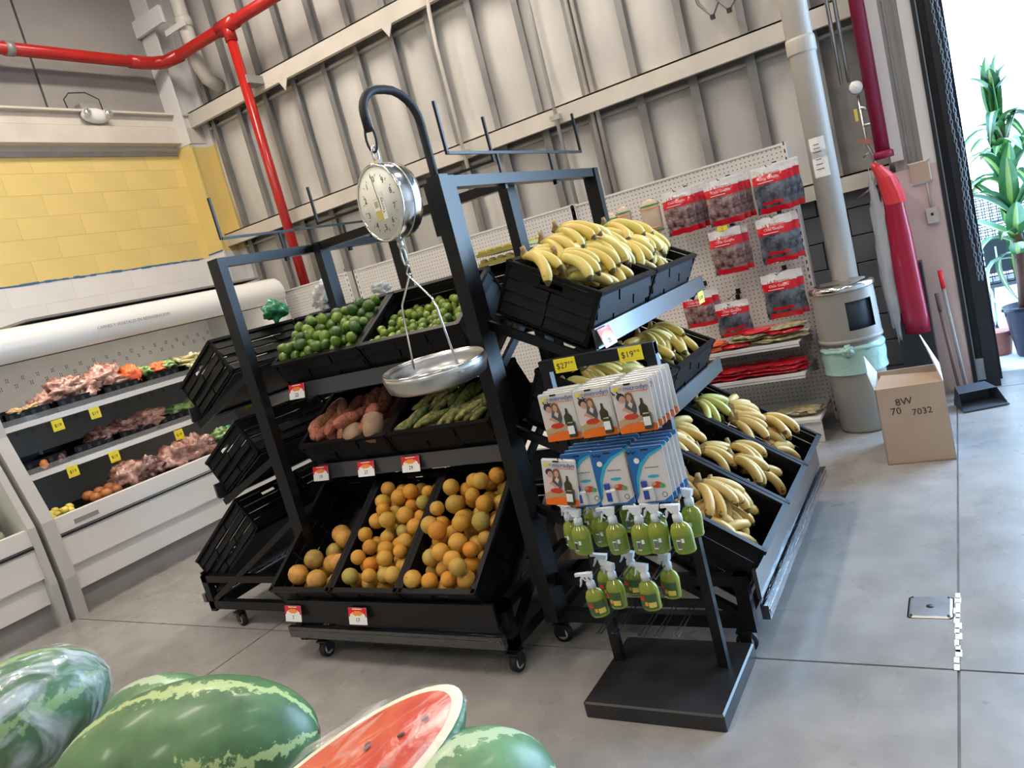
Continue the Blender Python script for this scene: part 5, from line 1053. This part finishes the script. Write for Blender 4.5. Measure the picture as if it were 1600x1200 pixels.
# ------------------------------------------------------------------ refrigerated cases
def cooler(y0, y1, label, end_right=True):
    o = thing('refrigerated_case', label, 'refrigerated case', T(0, 0, 0))
    XF = -5.62; XB = WL+.06; ya, yb = y0, y1
    part('kick_plate', MB().bb(XB, -5.70, ya, yb, 0, .17), 'cooler_kick', o)
    part('lower_skirt', MB().bb(XB, -5.66, ya, yb, .17, .36), 'white_enamel', o, 'recessed lower skirt')
    part('front_panel', MB().bb(XB+.3, XF, ya, yb, .36, .575), 'white_enamel', o)
    b = part('bumper_strip', MB().bb(XF-.03, XF+.012, ya, yb, .575, .60), 'seal_black', o); part('bumper_edge', MB().bb(XF-.0, XF+.016, ya, yb, .59, .597), 'dull_steel', b)
    part('front_lip', MB().bb(XF-.06, XF, ya, yb, .60, .715), 'white_enamel', o); part('nameplate', MB().bb(XF, XF+.004, ya+.18, ya+.36, .63, .66), 'cooler_kick', o)
    part('tank_floor', MB().bb(XB, XF-.06, ya, yb, .50, .52), 'cooler_inside', o); part('back_panel', MB().bb(XB, XB+.09, ya, yb, .36, 1.98), 'cooler_inside', o)
    mb = MB()
    for z in (1.76, 1.70, 1.36, 1.30, .95, .89):
        for k in range(int((yb-ya)/.13)):
            y = ya+.08+k*.13+(.06 if z in (1.70, 1.30, .89) else 0)
            for q in range(4): mb.box((XB+.0915, y+(q % 2)*.016, z-(q//2)*.02), (.003, .004, .014))
    sl = part('air_slots', mb, 'black_print', o); sl['kind'] = 'stuff'
    for i, z in enumerate((1.415, 1.035)):
        s = part('shelf_board', MB().bb(XB+.09, -5.93, ya+.02, yb-.02, z-.03, z-.012), 'white_shelf', o)
        part('shelf_edge', MB().bb(-5.945, -5.915, ya+.02, yb-.02, z-.048, z-.008), 'white_enamel', s); part('guard', MB().bb(-5.925, -5.92, ya+.02, yb-.02, z-.008, z+.035), 'glass_soft', s, 'clear shelf guard')
    # canopy: rounded front
    prof = [(XB, 1.94), (-6.55, 1.94), (-5.93, 1.845), (-5.86, 1.85), (-5.815, 1.90), (-5.81, 1.97), (-5.84, 2.04), (-5.90, 2.085), (-6.0, 2.10), (XB, 2.12)]
    mb = MB(); n = len(prof); vs = [(p[0], y, p[1]) for y in (ya, yb) for p in prof]; mb.add(vs, [(i, (i+1) % n, n+(i+1) % n, n+i) for i in range(n)], True); mb.add(vs, [tuple(range(n-1, -1, -1)), tuple(range(n, 2*n))]); mb.v = mb.v
    part('canopy', mb, 'white_enamel', o, 'rounded white canopy'); part('canopy_seam', MB().bb(-5.93, -5.925, ya, yb, 1.838, 1.846), 'seal_black', o)
    for y, nm in ((ya+.0, 1), (yb-.0, 2)):
        yy = (y, y+.05) if nm == 1 else (y-.05, y)
        part('end_panel', MB().prism([(XB, 0), (-5.60, 0), (-5.575, .3), (-5.60, .72), (-5.82, 1.35), (-5.86, 1.95), (XB, 2.1)], yy[0]-(.04 if nm == 1 else 0), yy[1], 'y'), 'cooler_grey', o, 'grey end panel')
    return o
c1 = cooler(2.50, 5.40, 'long white refrigerated case of bagged vegetables under the yellow wall')
part('canopy_text', text_mesh('CARNES Y VEGETALES EN REFRIGERACION', .034, 'grey_steel', .0004), None, c1, M=T(-5.808, 3.75, 1.955) @ RZ(PI/2) @ UP)
cooler(.4, 2.42, 'nearer white refrigerated case with cabbages at the left edge')
solo('top_cover', MB().prism([(-6.5, 2.12), (-5.96, 2.12), (-5.94, 2.135), (-6.5, 2.145)], 3.0, 5.3), 'wall_panel_dark', 'loose dark cover sheet on top of the refrigerated case', 'cover')
rng = random.Random(77)
def bag(name, x, y, z, rx, ry, rz, m, lab, cat='bag', grp=None, amp=.35): solo(name, crumple(rx, ry, rz, None, rng.uniform(0, 50), amp=amp*1.15), m, lab, cat, grp, T(x, y, z) @ RZ(rng.uniform(0, 3)))
def tray(y, z, w, lab): 
    o = thing('black_tray', lab, 'tray', T(-6.22, y, z)); part('base', MB().bb(-.22, .22, -w/2, w/2, 0, .006), 'black_plastic', o)
    part('rim_wall', MB().bb(.20, .22, -w/2, w/2, 0, .09).bb(-.22, -.20, -w/2, w/2, 0, .11).bb(-.22, .22, -w/2, -w/2+.012, 0, .09).bb(-.22, .22, w/2-.012, w/2, 0, .09), 'black_plastic', o)
    for k in range(4): part('slot', MB().box((.2215, -w*.35+k*w*.23, .06), (.002, w*.08, .03)), 'seal_black', o)
for z, nm in ((1.405, 'upper'), (1.025, 'lower')):
    for i, y in enumerate((2.82, 3.2, 3.58, 3.96, 4.34, 4.72)): tray(y, z, .34, 'black tray number %s from the left on the %s cooler shelf' % (('one', 'two', 'three', 'four', 'five', 'six')[i], nm))
for k in range(7): solo('ginger_root', crumple(.05, .03, .022, None, k, amp=.5), 'food_tan', 'tan ginger piece in the first tray of the upper cooler shelf', 'ginger', 'ginger in the first tray', T(-6.08+rng.uniform(-.08, .06), 2.76+k*.035, 1.475+rng.uniform(0, .03)) @ RZ(k))
for i, (y, z, s) in enumerate(((3.02, 1.50, .8), (3.18, 1.55, 1.1), (3.36, 1.52, 1.0), (3.50, 1.57, 1.1), (3.62, 1.50, .8))): bag('vegetable_bag', -6.15, y, z, .13*s, .13*s, .09*s, 'garlic_bag', 'clear crinkled bag of pinkish roots on the upper cooler shelf', grp='pink root bags on the upper shelf', amp=.5)
for i, (y, m, l) in enumerate(((3.72, 'pack_orange', 'orange and green packet standing on the upper cooler shelf'), (3.86, 'bag_greens', 'green bag of leaves on the upper cooler shelf, left one'), (4.0, 'pack_orange', 'orange topped flat bag of carrots on the upper cooler shelf'), (4.08, 'bag_greens', 'green bag of leaves on the upper cooler shelf, right one'))): bag('vegetable_bag', -6.12, y, 1.53, .12, .09, .05 if i else .09, m, l)
stk = MB().cyl((-.17, 0, 0), (.17, 0, 0), .017, 10).mesh('stalk', 'bag_sticks'); ske = MB().cyl((.17, 0, 0), (.172, 0, 0), .0165, 10).mesh('cut_end', 'stick_end')
for k in range(22):
    o = thing('cane_stalk', 'pale cut stalk in the heap at the right of the upper cooler shelf', 'stalk', T(-6.12+rng.uniform(-.05, .05), 4.22+(k % 7)*.05, 1.46+(k//7)*.035+.03*math.sin((k % 7)/6*PI)) @ RZ(rng.uniform(-.45, .45)) @ RY(rng.uniform(-.12, .12)), 'cut stalks on the upper cooler shelf'); part('stalk', stk, None, o); part('cut_end', ske, None, o)
for i, (y, s, m) in enumerate(((3.35, .9, 'bag_dark_pink'), (3.55, 1.0, 'bag_dark_pink'), (3.75, 1.15, 'garlic_bag'))): bag('vegetable_bag', -6.12, y, 1.13, .13*s, .13*s, .07*s, m, ('leftmost', 'middle', 'rightmost')[i]+' dark crinkled bag on the lower cooler shelf', amp=.45)
for i, y in enumerate((4.05, 4.2, 4.35)): bag('vegetable_bag', -6.12, y, 1.12, .13, .09, .055, 'bag_greens' if i != 1 else 'bag_sticks', ('first', 'second', 'third')[i]+' green vegetable bag right of the dark ones, lower cooler shelf', amp=.45)
for i, y in enumerate((2.80, 2.93)): bag('small_tub', -6.02, y, 1.07, .035, .045, .04, 'tag_orange' if i == 0 else 'bag_dark_pink', ('orange', 'red-brown')[i]+' little tub at the left end of the lower cooler shelf', 'tub', amp=.1)
for k in range(9): solo('lemon', MB().ell(.034, .030, .030, 12, 8), 'lemon', 'pale yellow lemon at the left end of the cooler tank', 'lemon', 'lemons in the cooler tank', T(-5.78-(k % 3)*.07, 2.62+(k//3)*.07+.03*(k % 2), .70+.02*(k % 2)) @ RZ(k))
for k in range(6): solo('mango', MB().ell(.05, .042, .04, 12, 8), 'mango', 'reddish mango beside the lemons in the cooler tank', 'mango', 'mangoes in the cooler tank', T(-5.82-(k % 2)*.09, 2.98+(k//2)*.085, .715+.02*(k % 2)) @ RZ(k*.7))
for i, (y, s, m) in enumerate(((3.32, 1.15, 'garlic_bag'), (3.48, .95, 'bag_dark_pink'), (3.74, 1.2, 'garlic_bag'), (3.92, 1.25, 'garlic_bag'), (4.02, .9, 'bag_dark_pink'))): bag('vegetable_bag', -5.88, y, .76, .13*s, .13*s, .10*s, m, ('first', 'second', 'third', 'fourth', 'fifth')[i]+' crinkled bag of roots from the left in the cooler tank', amp=.42)
for i, y in enumerate((4.22, 4.36)): bag('vegetable_bag', -5.86, y, .80, .12, .10, .07, ('bag_greens', 'green_plastic')[i], ('green bag of stalks', 'bright green wrapped bag')[i]+' at the right of the cooler tank', amp=.45)
for y0, y1, nm in ((2.56, 2.90, 'under the lemons'), (2.93, 3.25, 'under the mangoes'), (3.28, 3.85, 'under the first bags'), (3.88, 4.04, 'at the right end')): 
    o = thing('tank_crate', 'dark crate sunk in the cooler tank '+nm, 'crate', T(0, 0, 0)); part('crate_body', MB().bb(-6.5, -5.72, y0, y1, .52, .655), 'black_plastic', o); part('rim', MB().bb(-5.74, -5.715, y0, y1, .655, .675).bb(-6.5, -5.72, y0, y0+.012, .655, .675), 'crate_rim', o)
for y, z in ((2.943, 1.33), (3.238, 1.335), (2.932, .965), (3.27, .962), (3.862, .948)):
    yellow_tag(T(-5.908, y, z-.01) @ RZ(PI/2), '$19', 'yellow price tag on the cooler shelf edge at %s' % {1.33: 'upper left', 1.335: 'upper right', .965: 'lower left', .962: 'lower middle', .948: 'lower right'}[z], .085, .085, .035)
for k in range(10):
    solo('cabbage', crumple(.095, .095, .085, None, k*3, amp=.10, n=20, k=14), 'cabbage', 'pale green cabbage in the nearer refrigerated case', 'cabbage', 'cabbages in the nearer case', T(-5.83-(k % 2)*.18, 2.22-(k//2 % 3)*.2, .70+.14*(k//6)))
# ------------------------------------------------------------------ watermelons in the foreground
tb = thing('melon_bin', 'low wooden bin holding the watermelons, below the frame', 'bin', T(-1.35, .20, 0))
part('bin_top', MB().bb(-.75, .55, -.6, .42, .66, .70), 'melon_wood', tb)
for x in (-.72, .52):
    for y in (-.57, .39): part('leg', MB().bb(x-.03, x+.03, y-.03, y+.03, 0, .66), 'melon_wood', tb)
def melon(x, y, z, L, r, m, label, rz, ry=0, rx=0):
    def fn(v): return v*(1+.015*noise.noise(v*1.4))
    mb = MB(); 
    # long axis is local x so the stripes run pole to pole along it
    vs = []; n, k = 40, 26
    o = thing('watermelon', label, 'watermelon', T(x, y, z) @ RZ(rz) @ RY(ry) @ RX(rx))
    pts = []; rr = []
    mb.ell(r, r, L, n, k, fn=fn); mb.v = [(v[2], v[1], -v[0]) for v in mb.v]
    part('rind', mb, m, o); part('stem_scar', MB().tube([(L-.002, 0, 0), (L+.001, 0, 0)], .009, 8), 'stem_brown', o); return o
# cut half wrapped in film
def cut_melon(x, y, z, L, r, label, Mr):
    o = thing('cut_watermelon', label, 'watermelon', T(x, y, z) @ Mr); n, k = 48, 14
    mb = MB(); vs = []
    for j in range(k+1):
        ph = (PI/2)*j/k
        for i in range(n): a = 2*PI*i/n; vs.append((L*math.cos(a)*math.cos(ph), r*math.sin(a)*math.cos(ph), -r*.95*math.sin(ph)))
    mb.add(vs, [(j*n+i, (j+1)*n+i, (j+1)*n+(i+1) % n, j*n+(i+1) % n) for j in range(k) for i in range(n)], True); part('rind', mb, 'melon_b', o)
    def ring(s, zz): return [(L*s*math.cos(2*PI*i/n)-.0, r*(s if s == 1 else s)*math.sin(2*PI*i/n), zz) for i in range(n)]
    mb = MB(); a = ring(1, 0); rim = [((L-.006)*math.cos(2*PI*i/n), (r-.006)*math.sin(2*PI*i/n), .004) for i in range(n)]; b_ = [((L-.020)*math.cos(2*PI*i/n), (r-.016)*math.sin(2*PI*i/n), .004) for i in range(n)]
    mb.add(a+rim+b_, [(q*n+i, q*n+(i+1) % n, (q+1)*n+(i+1) % n, (q+1)*n+i) for q in (0, 1) for i in range(n)], True); part('white_rind', mb, 'rind_white', o, 'pale inner rind around the cut')
    mb = MB(); c = [((L-.020)*f*math.cos(2*PI*i/n), (r-.016)*f*math.sin(2*PI*i/n), .004+.010*(1-f**2)) for f in (1, .75, .5, .25) for i in range(n)]; mb.add(c, [(q*n+i, q*n+(i+1) % n, (q+1)*n+(i+1) % n, (q+1)*n+i) for q in range(3) for i in range(n)]+[tuple(3*n+i for i in range(n))], True); fl_ = part('flesh', mb, 'flesh_red', o, 'red flesh')
    rng = random.Random(2)
    for q in range(16):
        a = rng.uniform(0, 6.28); f = rng.uniform(.35, .85); part('seed', MB().ell(.007, .0035, .003, 8, 5), 'stem_brown', fl_, M=T((L-.03)*f*math.cos(a), (r-.025)*f*math.sin(a), .007+.010*(1-f*f)) @ RZ(a))
    mb = MB(); c = [((L+.003)*f*math.cos(2*PI*i/n), (r+.003)*f*math.sin(2*PI*i/n), (.018 if f < 1 else -.01)+.003*math.sin(i*1.7)) for f in (1, .92, .7, .45, .2) for i in range(n)]
    mb.add(c, [(q*n+i, q*n+(i+1) % n, (q+1)*n+(i+1) % n, (q+1)*n+i) for q in range(4) for i in range(n)]+[tuple(4*n+i for i in range(n))], True); part('film', mb, 'plastic_wrap', o, 'clear film stretched over the cut'); return o
melon(-1.47, .745, .80, .27, .163, 'melon_a', 'large whole watermelon with pale jagged stripes in the foreground', math.radians(36), .03)
wm = melon(-2.15, .735, .825, .22, .150, 'melon_b', 'watermelon wrapped in shiny film at the left edge', math.radians(75), -.12)
part('film', crumple(.228, .157, .155, None, 4, n=36, k=20, amp=.05, f=4), 'melon_film', wm, 'clear film wrinkled over the rind')
melon(-1.82, .90, .76, .16, .10, 'melon_c', 'watermelon lying behind, between the wrapped one and the large striped one', math.radians(20))
melon(-.775, .775, .80, .15, .115, 'melon_c', 'pale mottled watermelon at the right behind the cut one', math.radians(60))
cut_melon(-.955, .675, .885, .25, .125, 'halved watermelon showing red flesh under clear film', RZ(math.radians(60)) @ RY(-.20) @ RX(.02))
